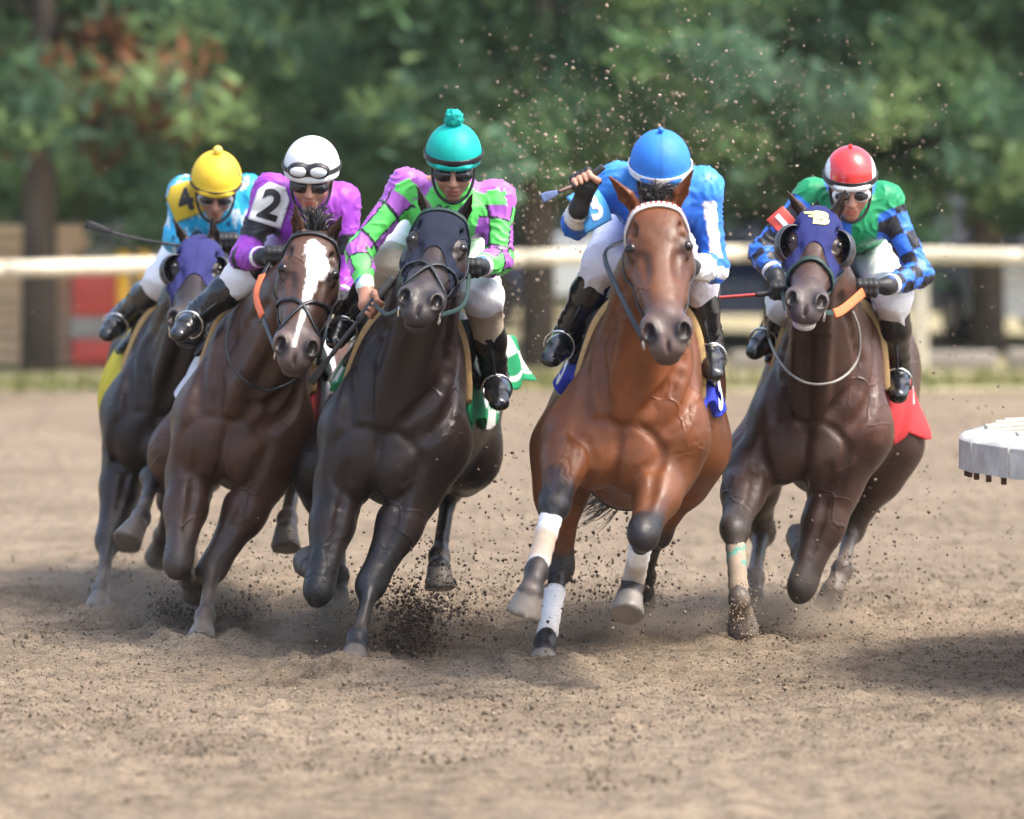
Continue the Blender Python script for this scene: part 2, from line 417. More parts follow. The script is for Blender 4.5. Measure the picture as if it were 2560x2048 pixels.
# ------------------------------------------------------------------ horses
class Frame:
    def __init__(s, o, ax): s.o = np.asarray(o, float); s.ax = np.asarray(ax, float)      # columns = axes
    def __call__(s, x, y, z): return s.o + s.ax @ A(x, y, z)
    def pts(s, a): return s.o + np.asarray(a, float) @ s.ax.T
    def loc(s, Q): return (np.asarray(Q) - s.o) @ s.ax / (s.ax ** 2).sum(0)
def head_frame(eye, nos, Y, roll, L=.35, hs=1.0):
    L *= hs; e = P(*eye, Y); n = P(*nos, Y - .2)
    d = n - e; dx, dz = d[0], d[2]; dy = -math.sqrt(max(L * L - dx * dx - dz * dz, .01))
    ey = nz((dx, dy, dz)); r = math.radians(roll)
    ex = A(math.cos(r), 0, -math.sin(r)); ex = nz(ex - ey * ex.dot(ey)); ez = np.cross(ex, ey)
    if ez[1] > 0: ez = -ez
    ax = np.stack([ex, ey, ez], 1) * hs
    return Frame(e - ax @ A(0, .205, -.05), ax)
def add_head(S, H, tips, hs):
    ax = H.ax / hs; EYES = []
    E = lambda c, r, k, op='+', a=None: S.ell(H(*c), A(*r) * hs, ax if a is None else a, k, op)
    Cn = lambda a, b, ra, rb, k, op='+': S.econe(H(*a), H(*b), A(*ra) * hs, A(*rb) * hs, ax[:, 0], k, op)
    E((0, .07, -.075), (.088, .12, .085), .06)
    E((0, .165, -.062), (.098, .11, .062), .05)
    Cn((0, .18, -.055), (0, .50, -.052), (.080, .052), (.046, .036), .04)
    Cn((0, .24, -.105), (0, .50, -.080), (.088, .062), (.056, .046), .04)
    Cn((0, .25, -.17), (0, .54, -.115), (.055, .055), (.038, .034), .03)
    for s in (-1, 1):
        E((s * .052, .165, -.165), (.044, .125, .095), .035)
        Cn((s * .084, .230, -.090), (s * .064, .385, -.092), (.015, .018), (.010, .012), .025)
        Cn((s * .072, .165, -.036), (s * .090, .205, -.030), (.024, .020), (.017, .014), .03)      # brow
        E((s * .088, .20, -.10), (.022, .06, .035), .03)
        E((s * .035, .110, -.010), (.035, .07, .018), .04)
        E((s * .060, .300, -.022), (.018, .06, .014), .03, '-')                                     # hollow below the eye
        E((s * .066, .140, -.018), (.018, .03, .012), .025, '-')                                      # temporal hollow
        c_, g_ = S.proj([H(s * .094, .207, -.028)], 0., 8); EYES.append(c_[0] - g_[0] * .0185 * hs)                # eyeball seat
        S.ell(c_[0] + g_[0] * .002, A(.0165, .019, .0155) * hs, ax, .007, '-')
        Cn((s * .086, .180, -.032), (s * .099, .206, -.028), (.009, .007), (.008, .006), .012)         # upper lid
        Cn((s * .099, .206, -.028), (s * .088, .238, -.046), (.008, .006), (.006, .005), .012)
        # nostril wing, rim and hole
        E((s * .050, .546, -.050), (.034, .050, .038), .025)
        E((s * .054, .572, -.036), (.026, .030, .025), .014)
        E((s * .057, .585, -.025), (.0185, .030, .026), .006, '-')
        E((s * .046, .602, -.036), (.014, .022, .014), .006, '-')
    Cn((0, .50, -.065), (0, .575, -.075), (.054, .048), (.060, .046), .03)
    E((0, .610, -.082), (.054, .034, .038), .025)
    E((0, .590, -.128), (.044, .036, .026), .02)
    E((0, .625, -.113), (.055, .022, .0045), .006, '-')
    E((0, .628, -.040), (.005, .022, .03), .014, '-')
    # ears: hollow leaf shapes pricked along the given tip
    for s, tip in zip((-1, 1), tips):
        b = H(s * .055, .005, -.050); t = np.asarray(tip); t = b + nz(t - b) * .158 * hs
        w_ = nz(t - b); fr = nz(ax[:, 2] * .55 + ax[:, 1] * .5 + ax[:, 0] * s * .6); fr = nz(fr - w_ * fr.dot(w_)); u = np.cross(w_, fr)
        m = lerp(b, t, .42) + u * 0
        S.econe(b, m, (.024 * hs, .022 * hs), (.027 * hs, .019 * hs), u, .02); S.econe(m, t, (.027 * hs, .019 * hs), (.005, .005), u, .012)
        mi, ti, bi = lerp(b, t, .42) + fr * .015, lerp(b, t, .90) + fr * .008, lerp(b, t, .12) + fr * .018
        S.econe(bi, mi, (.010, .012), (.017 * hs, .016), u, .008, '-'); S.econe(mi, ti, (.017 * hs, .016), (.004, .006), u, .008, '-')
    return EYES
def solve(px, start):
    """joint chain: pixel of each joint, bone length and whether it comes forward (-1) or goes back (+1)"""
    out = [start]
    for (x, y, L, sg) in px:
        a = out[-1]; Y = a[1]
        for _ in range(4):
            q = P(x, y, Y); d2 = (q[0] - a[0]) ** 2 + (q[2] - a[2]) ** 2; Y = a[1] + sg * math.sqrt(max(L * L - d2, 0))
        out.append(P(x, y, Y))
    return out
def lower_leg(S, j, F, C_, So, lat, th=1.0):
    S.chain([j, lerp(j, F, .25), F], [(.038 * th, .044 * th), (.0285 * th, .036 * th), (.0285 * th, .037 * th)], lat, .02)
    S.ell(F, (.0425 * th, .047 * th, .046 * th), k=.025)
    S.econe(F, C_, .034 * th, (.043, .042), lat, .02)
    d = nz(So - C_); So2 = C_ + d * .088
    S.econe(C_, So2, (.047, .049), (.067, .069), lat, .005, cut=True)
    S.ell(C_, (.0485, .0485, .030), k=.008)
def build_horse(sp):
    nm = sp['nm']; hs = sp.get('hs', 1.0)
    ln, yw, pt = math.radians(sp['lean']), math.radians(sp.get('yaw', 0)), math.radians(sp.get('pitch', 0))
    ey = A(math.sin(yw), math.cos(yw), 0); ex = A(math.cos(yw), -math.sin(yw), 0); ez = A(0, 0, 1)
    ey, ez = ey * math.cos(pt) + ez * math.sin(pt), ez * math.cos(pt) - ey * math.sin(pt)
    ex, ez = ex * math.cos(ln) - ez * math.sin(ln), ez * math.cos(ln) + ex * math.sin(ln)
    R = np.stack([ex, ey, ez], 1); cr = P(*sp['crease'])
    T = Frame(cr - R @ A(sp.get('cx', -.045), -.44, -.20), R)
    H = head_frame(sp['eye'], sp['nos'], sp['headY'], sp['roll'], hs=hs)
    S = SDF(); tw = sp.get('tw', 1.0)
    E = lambda c, r, k, op='+', a=None: S.ell(T(*c), r, R if a is None else a, k, op)
    Cn = lambda a, b, ra, rb, k, op='+': S.econe(T(*a), T(*b), ra, rb, R[:, 0], k, op)
    # trunk
    E((0, .04, -.05), (.222 * tw, .38, .36), .1); E((0, .50, -.05), (.305 * tw, .52, .335), .12)
    E((0, .05, .27), (.07, .32, .13), .12); Cn((0, .25, .16), (0, .95, .17), (.17, .13), (.2, .14), .12)
    E((0, 1.03, .05), (.29 * tw, .36, .28), .12)
    Cn((0, -.36, -.24), (0, .12, -.33), (.09, .08), (.10, .07), .08)
    # neck
    nb, ha = T(0, -.16, .10), H(0, .055, -.115); mid = lerp(nb, ha, .52) + A(0, 0, sp.get('arch', .03))
    lat = nz(R[:, 0] + H.ax[:, 0] / hs)
    S.econe(nb, mid, (.150, .29), (.108, .175), lat, .12); S.econe(mid, ha, (.112, .175), (.074 * hs, .112 * hs), lat, .07)
    S.econe(T(sp.get('cx', -.045) * .5, -.33, -.02), lerp(mid, ha, .1) - R[:, 2] * .10, (.14, .12), (.06, .06), lat, .12)
    cx = sp.get('cx', -.045)
    for s in (-1, 1):
        S.econe(T(cx + s * .050, -.375, -.18), H(s * .05, .10, -.215), (.030, .03), (.026, .022), lat, .05)       # strap muscles of the throat
        S.econe(T(s * .11, -.14, .16), lerp(mid, ha, .35) + lat * s * .050, (.060, .13), (.035, .07), lat, .08)
        S.econe(T(s * .085, .06, .24), T(s * .160, -.24, -.10), (.062, .14), (.092, .15), R[:, 0], .09)
        E((s * .172 * tw, -.27, -.12), (.088, .12, .14), .09)
        E((s * .120 * tw, -.32, .03), (.075, .09, .18), .08)
        E((cx + s * .088, -.380, -.225), (.112, .072, .135), .04)
        E((s * .165 * tw + cx * .4, -.375, -.10), (.055, .05, .10), .035)
    J = {}
    for s, leg in ((-1, 'rf'), (1, 'lf')):
        d = sp[leg]; el = P(*d[0]); ch = solve(d[1:], el); J[leg] = ch
        K, F_, Co, So = ch[1:]
        ps = T(s * .172 * tw, -.27, -.15)
        S.econe(ps, el, (.090, .12), (.084, .105), R[:, 0], .10)
        S.econe(T(cx * .5 + s * .085, -.33, -.28), lerp(el, K, .12), (.07, .08), (.052, .055), R[:, 0], .05)
        m = lerp(el, K, .38); wv = nz(K - el)
        S.econe(el, m, (.092, .105), (.082, .090), R[:, 0], .07); S.econe(m, K, (.082, .090), (.050, .052), R[:, 0], .04)
        S.ell(lerp(el, K, .30) + R[:, 0] * s * .022 - R[:, 1] * .02, (.050, .055, .12), np.stack([R[:, 0], np.cross(wv, R[:, 0]), wv], 1), .04)
        fw = nz(A(0, -1, 0) - wv * -wv[1]) if abs(wv[1]) < .95 else ez
        S.ell(K, (.053, .050, .082), np.stack([nz(R[:, 0] - wv * R[:, 0].dot(wv)), fw, wv], 1), .04)
        S.ell(K + fw * .022 + wv * .012, (.043, .030, .050), np.stack([nz(R[:, 0] - wv * R[:, 0].dot(wv)), fw, wv], 1), .02)
        lower_leg(S, K, F_, Co, So, R[:, 0])
    for s, leg in ((-1, 'rh'), (1, 'lh')):
        d = sp[leg]; st = P(*d[0]); ch = solve(d[1:], st); J[leg] = ch
        K, F_, Co, So = ch[1:]
        hip = T(s * .15 * tw, 1.02, .03)
        S.econe(hip, st, (.15, .25), (.098, .14), R[:, 0], .12)
        S.econe(T(s * .15 * tw, 1.22, -.02), lerp(st, K, .35), (.11, .14), (.065, .08), R[:, 0], .09)
        m = lerp(st, K, .40)
        S.econe(st, m, (.098, .13), (.082, .10), R[:, 0], .09); S.econe(m, K, (.082, .10), (.046, .054), R[:, 0], .05)
        gz, cz = nz(K - st), nz(F_ - K); bk = nz(gz - cz) if np.linalg.norm(gz - cz) > .15 else A(0, 1, 0)
        S.ell(K, (.054, .062, .066), k=.04); S.econe(K, K + bk * .085 - cz * .03, .036, .022, R[:, 0], .025)
        S.econe(lerp(st, K, .5) + bk * .04, K + bk * .085 - cz * .03, .022, .018, R[:, 0], .03)
        lower_leg(S, K, F_, Co, So, R[:, 0], 1.06)
    eyes = add_head(S, H, [P(*t) for t in sp['ears']], hs)
    # creases between the muscles: midline and arch of the breast, arm folds, grooves of neck and shoulder
    def crease(pts, r, k=.03, dep=.35):
        q = catmull(pts, 4); q, g = S.proj(q, 0., 8); n_ = len(q); rr = r * np.sin(np.linspace(.12, 1, n_) * math.pi * .98) ** .5; q = q + g * (r * (1 - 2 * dep))
        for i in range(n_ - 1): GR.append((q[i], q[i + 1], max(rr[i], .003), max(rr[i + 1], .003), k))
    GR = []
    crease([T(cx, -.47, -.13), T(cx, -.48, -.22), T(cx, -.45, -.31), T(cx, -.40, -.37)], .007, .022)
    for s in (-1, 1):
        crease([T(cx, -.47, -.125), T(cx + s * .06, -.47, -.105), T(cx + s * .12, -.45, -.125), T(cx + s * .165, -.41, -.19)], .005, .022)
        crease([T(cx + s * .165, -.42, -.18), T(cx + s * .155, -.42, -.26), T(cx + s * .12, -.38, -.34), T(cx + s * .08, -.3, -.40)], .008, .028)
        crease([lerp(mid, ha, .5) + lat * s * .06 - R[:, 2] * .09, T(s * .085, -.36, .14), T(s * .085 + cx * .5, -.44, .0), T(cx + s * .06, -.46, -.08)], .013, .035)
        crease([T(s * .14, -.16, .26), T(s * .175, -.32, .10), T(s * .18, -.40, -.02), T(s * .15 + cx * .5, -.43, -.11)], .014, .035)
        e0, k0 = J['rf' if s < 0 else 'lf'][:2]
        crease([e0 + A(-s * .03, -.12, .09), lerp(e0, k0, .3) + A(-s * .02, -.10, 0), lerp(e0, k0, .75) + A(-s * .01, -.06, 0)], .011, .024)
        crease([T(s * .3, .06, .15), T(s * .3, .0, -.05), T(s * .28, -.02, -.25)], .014, .03)
    for a_, b_, ra_, rb_, k_ in GR: S.econe(a_, b_, ra_, rb_, R[:, 0], k_, '-')
    # facial vein and cheek edge
    for s in (-1, 1):
        S.econe(H(s * .083, .285, -.075), H(s * .062, .40, -.055), .0055, .004, lat, .008); S.econe(H(s * .062, .40, -.055), H(s * .05, .46, -.04), .004, .0035, lat, .008)
    # tail dock
    S.econe(T(0, 1.30, .18), T(0, 1.50, .12), .05, .03, R[:, 0], .06)
    hb = H.pts([(x, y, z) for x in (-.13, .13) for y in (-.22, .68) for z in (-.27, .06)])
    tp = [P(*t) for t in sp['ears']]
    flo = np.minimum(hb.min(0), np.min(tp, 0) - .05); fhi = np.maximum(hb.max(0), np.max(tp, 0) + .05)
    V, Q = S.mesh(.0130, [(flo, fhi, .0062)])
    # ---- coat colours
    base = A(*sp['coat']); col = np.tile(base, (len(V), 1))
    def mix(wt, c): 
        nonlocal col
        wt = np.clip(wt, 0, 1)[:, None]; col = col * (1 - wt) + A(*c) * wt
    n1 = fbm(V * 3.1, 3); col = col * (1 + .22 * n1[:, None])
    warm = sst(.1, .9, fbm(V * 2.0 + 9, 2) + .3) * sp.get('warm', .4); mix(warm, base * A(1.8, 1.45, 1.2))
    def dseg(a, b):
        t = np.clip(((V - a) @ (b - a)) / ((b - a) @ (b - a)), 0, 1); return np.linalg.norm(V - (a + t[:, None] * (b - a)), axis=1), t
    nn = fbm(V * 14, 2)
    for leg, ch in J.items():
        e0, K, F_, Co, So = ch
        d0, t0 = dseg(e0, K); d, t = dseg(K, F_); d2, t2 = dseg(F_, Co); d3, t3 = dseg(Co, So)
        dm = np.minimum(np.minimum(d, d2), d3); near = sst(.095, .06, dm)
        up = sst(sp.get('legtop', .55), .95, t0 + .12 * nn) * sst(.12, .08, d0)
        mix(np.maximum(near, up), sp['leg'])
        dust = sp.get('dust', .35)
        mix(near * np.clip(dust + .4 * nn, 0, .9) * sst(.1, 1, t + .2), (.21, .165, .13))
        wv = nz(So - Co); dh = (V - Co) @ wv; rad = np.linalg.norm((V - Co) - dh[:, None] * wv, axis=1)
        mix(sst(.0, .008, dh) * (rad < .085) * (dh < .12), A(*sp.get('hoof', (.12, .10, .085))) )
    L = H.loc(V); inh = (np.abs(L[:, 0]) < .14) & (L[:, 1] > -.02) & (L[:, 1] < .70) & (L[:, 2] > -.24) & (L[:, 2] < .09)
    mz = inh * sst(.40, .53, L[:, 1] + .02 * nn); mix(mz * sp.get('muzw', .85), sp['muz'])
    for s in (-1, 1):
        de = np.linalg.norm((L - A(s * .092, .207, -.035)) / A(1, 1.25, 1), axis=1); mix(inh * sst(.056, .024, de) * .75, base * .25)
        dn = np.linalg.norm((L - A(s * .047, .587, -.028)) / A(1, 1.5, 1.3), axis=1); mix(inh * sst(.034, .018, dn) * .95, (.012, .009, .009))
    if sp.get('nasal'): mix(inh * sst(.03, .0, np.abs(L[:, 0])) * sst(.2, .3, L[:, 1]) * sst(.5, .4, L[:, 1]) * .5, sp['nasal'])
    if 'blaze' in sp:
        ys, cs, ws = zip(*sp['blaze'])
        c_, w_ = np.interp(L[:, 1], ys, cs), np.interp(L[:, 1], ys, ws) * (1 + .22 * fbm(V * 60, 2))
        mix(inh * (L[:, 2] > -.085) * sst(.004, -.004, np.abs(L[:, 0] - c_) - w_) * (L[:, 1] > ys[0]) * (L[:, 1] < ys[-1]), (.80, .78, .77))
    if 'mouth' in sp: mix(inh * sst(.55, .58, L[:, 1]) * sst(-.098, -.108, L[:, 2] + .004 * nn), sp['mouth'])
    V0 = T.o * A(1, 1, 0)
    root = mobj(nm, V - V0, Q, M_coat, None, col)
    root.location = V0; root.matrix_world = Matrix.Translation(Vector(V0))
    setp(root, sp['label'], 'horse', 'horses racing round the turn')
    for c in eyes:
        e = SDF(); e.ell(c, A(.0215, .0215, .0215) * hs); v, q = e.mesh(.008); mobj('eye', v, q, M_eye, root)
    return dict(S=S, T=T, H=H, R=R, J=J, V=V, Q=Q, root=root, hs=hs, sp=sp)

def hair(name, root, paths, wd, mat=None, parent=None):
    parts = []
    for p in paths:
        q = catmull(p, 5); n = len(q); t = np.gradient(q, axis=0); s = np.cross(t, A(rnd.uniform(-1, 1), rnd.uniform(-1, 1), rnd.uniform(-1, 1)))
        s = s / np.maximum(np.linalg.norm(s, axis=1, keepdims=True), 1e-6); w_ = wd * (1 - np.linspace(0, 1, n) ** 2 * .95)[:, None] / 2
        v = np.stack([q - s * w_, q + s * w_], 1).reshape(-1, 3); parts.append((v, [(2 * i, 2 * i + 1, 2 * i + 3, 2 * i + 2) for i in range(n - 1)]))
    v, q = merge(parts); return mobj(name, v, q, mat or M_hair, parent or root)

LEG = dict
HORSES = [
 dict(nm='racehorse', label='nearly black racehorse at the far left wearing a navy blinker hood', lean=12, yaw=-3, crease=(382, 1092, 22.35), hs=1.06,
  eye=(491, 682), nos=(474, 796), headY=21.95, roll=2, coat=(.024, .0165, .015), warm=.25, leg=(.040, .034, .032), dust=.45, legtop=.5,
  muz=(.05, .04, .04), ears=[(426, 535, 22.00), (529, 527, 22.00)], hoof=(.16, .13, .105),
  rf=[(318, 1140, 22.55), (272, 1350, .43, -1), (252, 1482, .31, -1), (247, 1505, .09, -1), (242, 1535, .07, -1)],
  lf=[(445, 1120, 22.50), (384, 1196, .43, -1), (352, 1296, .31, -1), (338, 1318, .10, -1), (314, 1358, .09, -1)],
  rh=[(360, 1100, 23.35), (345, 1190, .45, 1), (328, 1290, .38, -1), (322, 1325, .1, -1), (318, 1370, .09, 1)],
  lh=[(520, 1130, 23.35), (485, 1250, .45, 1), (472, 1345, .38, 1), (468, 1375, .1, 1), (466, 1410, .09, 1)]),
 dict(nm='racehorse', label='dark brown racehorse with a broad white blaze down its face', lean=11, yaw=2, crease=(562, 1107, 20.95), hs=1.12,
  eye=(770, 692), nos=(744, 862), headY=20.5, roll=8, coat=(.070, .034, .022), warm=.55, leg=(.055, .042, .035), dust=.5, legtop=.35,
  muz=(.10, .075, .07), muzw=.7, ears=[(738, 518, 20.55), (850, 550, 20.55)], hoof=(.17, .14, .115),
  blaze=[(.085, .000, .006), (.105, .004, .028), (.14, .012, .036), (.19, .028, .042), (.225, .030, .036), (.25, .020, .022), (.32, .012, .018), (.38, .008, .011), (.46, .004, .008), (.52, -.002, .006), (.585, -.008, .006)],
  rf=[(478, 1190, 21.1), (445, 1405, .43, -1), (472, 1447, .31, 1), (484, 1460, .10, 1), (492, 1478, .08, 1)],
  lf=[(662, 1190, 21.1), (532, 1420, .43, -1), (512, 1545, .31, -1), (507, 1578, .09, -1), (502, 1606, .07, -1)],
  rh=[(440, 1130, 22.0), (425, 1250, .45, 1), (408, 1340, .38, 1), (402, 1368, .1, 1), (397, 1395, .085, 1)],
  lh=[(768, 1120, 22.0), (738, 1190, .45, 1), (718, 1300, .38, -1), (716, 1325, .1, -1), (714, 1372, .085, -1)]),
 dict(nm='racehorse', label='black brown racehorse in a dark open faced hood with flared nostrils', lean=10, yaw=3, crease=(942, 1139, 20.05), hs=1.08,
  eye=(1090, 624), nos=(1054, 749), headY=19.7, roll=8.5, coat=(.024, .0155, .0140), warm=.4, leg=(.016, .016, .018), dust=.12, legtop=.3, tw=1.06,
  muz=(.045, .038, .038), ears=[(1036, 449, 19.75), (1186, 474, 19.75)], hoof=(.11, .095, .08),
  rf=[(852, 1215, 20.2), (797, 1470, .43, -1), (790, 1440, .31, 1), (779, 1420, .10, 1), (771, 1402, .09, 1)],
  lf=[(1040, 1225, 20.2), (928, 1460, .43, -1), (894, 1600, .31, -1), (888, 1632, .09, -1), (881, 1662, .07, -1)],
  rh=[(800, 1170, 21.1), (846, 1325, .45, 1), (846, 1440, .38, -1), (842, 1485, .1, -1), (838, 1535, .09, -1)],
  lh=[(1182, 1140, 21.2), (1124, 1222, .45, 1), (1098, 1392, .38, -1), (1098, 1420, .1, -1), (1100, 1475, .09, -1)]),
 dict(nm='racehorse', label='bright bay racehorse with white leg bandages in the lead', lean=9, yaw=2, pitch=-3, crease=(1540, 1123, 19.1), hs=1.12,
  eye=(1648, 632), nos=(1664, 824), headY=18.75, roll=-1.5, coat=(.112, .039, .0135), warm=.5, leg=(.018, .016, .018), dust=.10, legtop=.66,
  muz=(.075, .055, .052), nasal=(.16, .085, .06), ears=[(1532, 452, 18.85), (1722, 446, 18.85)], hoof=(.17, .15, .128), arch=.05,
  rf=[(1428, 1090, 19.25), (1386, 1262, .43, -1), (1341, 1428, .31, -1), (1325, 1482, .11, -1), (1306, 1545, .09, -1)],
  lf=[(1662, 1180, 19.25), (1608, 1335, .43, -1), (1582, 1462, .31, 1), (1574, 1490, .10, -1), (1566, 1540, .09, -1)],
  rh=[(1402, 1120, 20.05), (1398, 1420, .45, -1), (1364, 1608, .38, -1), (1359, 1640, .09, -1), (1353, 1668, .06, -1)],
  lh=[(1748, 1120, 20.1), (1645, 1330, .45, 1), (1612, 1440, .38, 1), (1606, 1478, .1, 1), (1600, 1505, .085, 1)]),
 dict(nm='racehorse', label='dark bay racehorse by the white rail in a navy hood with yellow emblem', lean=6, yaw=7, crease=(2012, 1116, 20.8),
  eye=(2037, 620), nos=(2013, 750), headY=20.2, roll=3.5, coat=(.056, .029, .021), warm=.55, leg=(.050, .040, .036), dust=.5, legtop=.4, hs=1.02, arch=.02,
  muz=(.07, .055, .055), ears=[(1958, 466, 20.25), (2117, 468, 20.25)], hoof=(.15, .12, .10), mouth=(.62, .58, .55),
  rf=[(1872, 1180, 20.95), (1836, 1325, .43, -1), (1848, 1500, .31, -1), (1853, 1532, .1, 1), (1857, 1580, .085, 1)],
  lf=[(2090, 1215, 20.95), (2006, 1462, .43, -1), (2003, 1380, .31, 1), (2003, 1365, .1, 1), (2003, 1340, .09, 1)],
  rh=[(1880, 1150, 21.85), (1905, 1330, .45, 1), (1885, 1445, .38, -1), (1880, 1485, .1, -1), (1878, 1532, .085, 1)],
  lh=[(2240, 1110, 21.85), (2128, 1322, .45, 1), (2106, 1424, .38, -1), (2082, 1475, .11, -1), (2060, 1548, .1, -1)]),
]
ONLY = globals().get('ONLY_H')
HB = [build_horse(h) if (ONLY is None or i in ONLY) else None for i, h in enumerate(HORSES)]
# ------------------------------------------------------------------ tack: hoods, bridles, saddle cloths
def head_mesh(hb):
    L = hb['H'].loc(hb['V']); ok = (np.abs(L[:, 0]) < .2) & (L[:, 1] > -.12) & (L[:, 1] < .75) & (L[:, 2] > -.30) & (L[:, 2] < .12)
    Q = hb['Q'][ok[hb['Q']].all(1)]; V, Q = compact(hb['V'], Q); return V, Q, hb['H'].loc(V)
def add_hood(hb, color, yc, ys, top=-.02, eye=(.046, .062, .055), cups=None, parent=None):
    V, Q, L = head_mesh(hb); ax_ = np.abs(L[:, 0])
    g = np.minimum(L[:, 1] - top + .35 * np.clip(-.1 - L[:, 2], 0, 1), yc + (ax_ / .08) ** 2 * ys - L[:, 1])
    g = np.minimum(g, L[:, 2] + .205)
    for s in (-1, 1):
        d = (np.linalg.norm((L - A(s * .098, .205, -.055)) / A(*eye), axis=1) - 1) * .05; g = np.minimum(g, d)
        b = hb['H'].loc([hb['H'](s * .055, .005, -.050)])[0]; t = hb['H'].loc([P(*hb['sp']['ears'][(s + 1) // 2])])[0]
        tt = np.clip(((L - b) @ (t - b)) / ((t - b) @ (t - b)), -.1, 1); g = np.minimum(g, np.linalg.norm(L - (b + tt[:, None] * (t - b)), axis=1) - .040)
    V2, T2 = clip(V, Q, g); V2, T2 = shell(V2, T2, .005)
    c = np.tile(A(*color), (len(V2), 1)); l2 = hb['H'].loc(V2)
    c *= (1 - .35 * np.exp(-(l2[:, 0] / .0025) ** 2))[:, None]                  # centre seam
    o = mobj('blinker_hood', V2, T2, M_hood, hb['root'], c)
    if cups:
        for s in (-1, 1):
            H = hb['H']; R_ = cups['r']; ce = A(s * .088, .200, -.050); no = nz(A(-s * .42, .62, .62)); pts = []; n = 20
            e1 = nz(np.cross(no, (1, 0, 0))); e2 = np.cross(no, e1)
            for th in np.linspace(.02, .62 * math.pi, n):
                for ph in np.linspace(0, 2 * math.pi, n + 1):
                    d = -no * math.cos(th) + (e1 * math.cos(ph) * 1.15 + e2 * math.sin(ph)) * math.sin(th); pts.append(ce + d * R_ * A(1, 1, 1))
            L3 = np.array(pts); V3 = H.pts(L3); m = n + 1
            Q3 = np.array([(i * m + j, i * m + j + 1, i * m + m + j + 1, i * m + m + j) for i in range(n - 1) for j in range(n)])
            f = (L3[:, 0] * s - .062) + .25 * (L3[:, 1] - .2)                      # only the outer side, sewn to the hood
            V3, T3 = clip(V3, Q3, f); b2 = mobj('blinker_cup', V3, T3, cups['mat'], o)
            md = b2.modifiers.new('solid', 'SOLIDIFY'); md.thickness = .004; md.offset = 0
    return o
def bridle(hb, mat, browmat=None, fig8=False, nose=None, off=.004, cheek=True, bwid=.022):
    H, S, root = hb['H'], hb['S'], hb['root']; hp = lambda pts: H.pts(pts)
    st = lambda nm, pts, wd=.017, th=.005, m=None: strap_on(nm, S, hp(pts), wd, th, m or mat, root, off)
    if browmat: st('browband', [(-.115, .105, -.11), (-.108, .085, -.05), (-.075, .07, 0), (0, .055, .02), (.075, .07, 0), (.108, .085, -.05), (.115, .105, -.11)], bwid, .007, browmat)
    if cheek:
        for s in (-1, 1):
            st('cheekpiece', [(s * .09, .0, -.13), (s * .112, .10, -.115), (s * .108, .22, -.125), (s * .09, .36, -.12), (s * .068, .50, -.10)], .016)
    if fig8:
        for s in (-1, 1):
            st('noseband', [(s * .10, .30, -.15), (s * .085, .325, -.08), (s * .05, .355, -.02), (0, .395, .0), (-s * .04, .45, -.015), (-s * .066, .51, -.06), (-s * .055, .56, -.10)], .015, .006)
    if nose: st('noseband', [(-.085, .40, -.16), (-.086, .385, -.10), (-.062, .36, -.03), (0, .345, .02), (.062, .36, -.03), (.086, .385, -.10), (.085, .40, -.16)], .024, .006, nose)
    bits = []
    for s in (-1, 1):
        c = H(s * .070, .53, -.112); v, q = torus_vq(c, H.ax[:, 0], .032, .0045); mobj('bit_ring', v, q, M_metal, root); bits.append(c)
    hb['bits'] = bits
    st('chin_strap', [(-.062, .53, -.11), (-.045, .545, -.15), (0, .55, -.17), (.045, .545, -.15), (.062, .53, -.11)], .012)
def saddle_set(hb, colfn, y0=.03, y1=.66, zlo=-.14, pad=True, off=.012, zl=None):
    T = hb['T']; L = T.loc(hb['V']); ok = (L[:, 1] > -.2) & (L[:, 1] < 1.05) & (L[:, 2] > -.5)
    Q = hb['Q'][ok[hb['Q']].all(1)]; V, Q = compact(hb['V'], Q); L = T.loc(V)
    wv = .02 * np.sin(L[:, 1] * 23) + .02 * fbm(V * 5, 2)
    g = np.minimum(np.minimum(L[:, 1] - y0 + .25 * L[:, 2], y1 - L[:, 1] - .1 * L[:, 2]), L[:, 2] - np.where(L[:, 0] < 0, zlo if zl is None else zl, zlo) + wv)
    V2, T2 = clip(V, Q, g); N = vnormals(V2, T2)
    l2 = T.loc(V2); fl = sst(.12, zlo, l2[:, 2]); o_ = off + fl * (.008 + .010 * np.sin(l2[:, 1] * 31 + 2 * l2[:, 0]))
    V3, T3 = shell(V2, T2, o_, N)
    cl = mobj('saddle_cloth', V3, T3, M_cloth, hb['root'], colfn(T.loc(V3)))
    if pad:
        g = np.minimum(np.minimum(L[:, 1] - (y0 - .035) + .25 * L[:, 2], (y0 + .02) - L[:, 1] - .25 * L[:, 2]), L[:, 2] - .03)
        V4, T4 = clip(V, Q, g); V4, T4 = shell(V4, T4, .022); mobj('saddle_pad', V4, T4, M_tan, hb['root'])
    g = np.minimum(np.minimum(L[:, 1] - .10, .17 - L[:, 1]), -.02 - L[:, 2])
    V4, T4 = clip(V, Q, g); V4, T4 = shell(V4, T4, .007); mobj('girth', V4, T4, M_black, hb['root'])
    s_ = SDF(); R = hb['R']
    s_.econe(T(0, .14, .42), T(0, .52, .37), (.10, .045), (.13, .05), R[:, 0], .04)
    s_.ell(T(0, .10, .44), (.075, .05, .05), R, .04); s_.ell(T(0, .56, .41), (.12, .06, .045), R, .05)
    for s in (-1, 1):
        s_.econe(T(s * .12, .16, .36), T(s * .27, .20, .10), (.022, .11), (.018, .12), R[:, 0], .04)
        s_.ell(T(s * .19, .06, .25), (.05, .05, .11), R, .04)
    v, q = s_.mesh(.02); mobj('saddle', v, q, M_black, hb['root'])
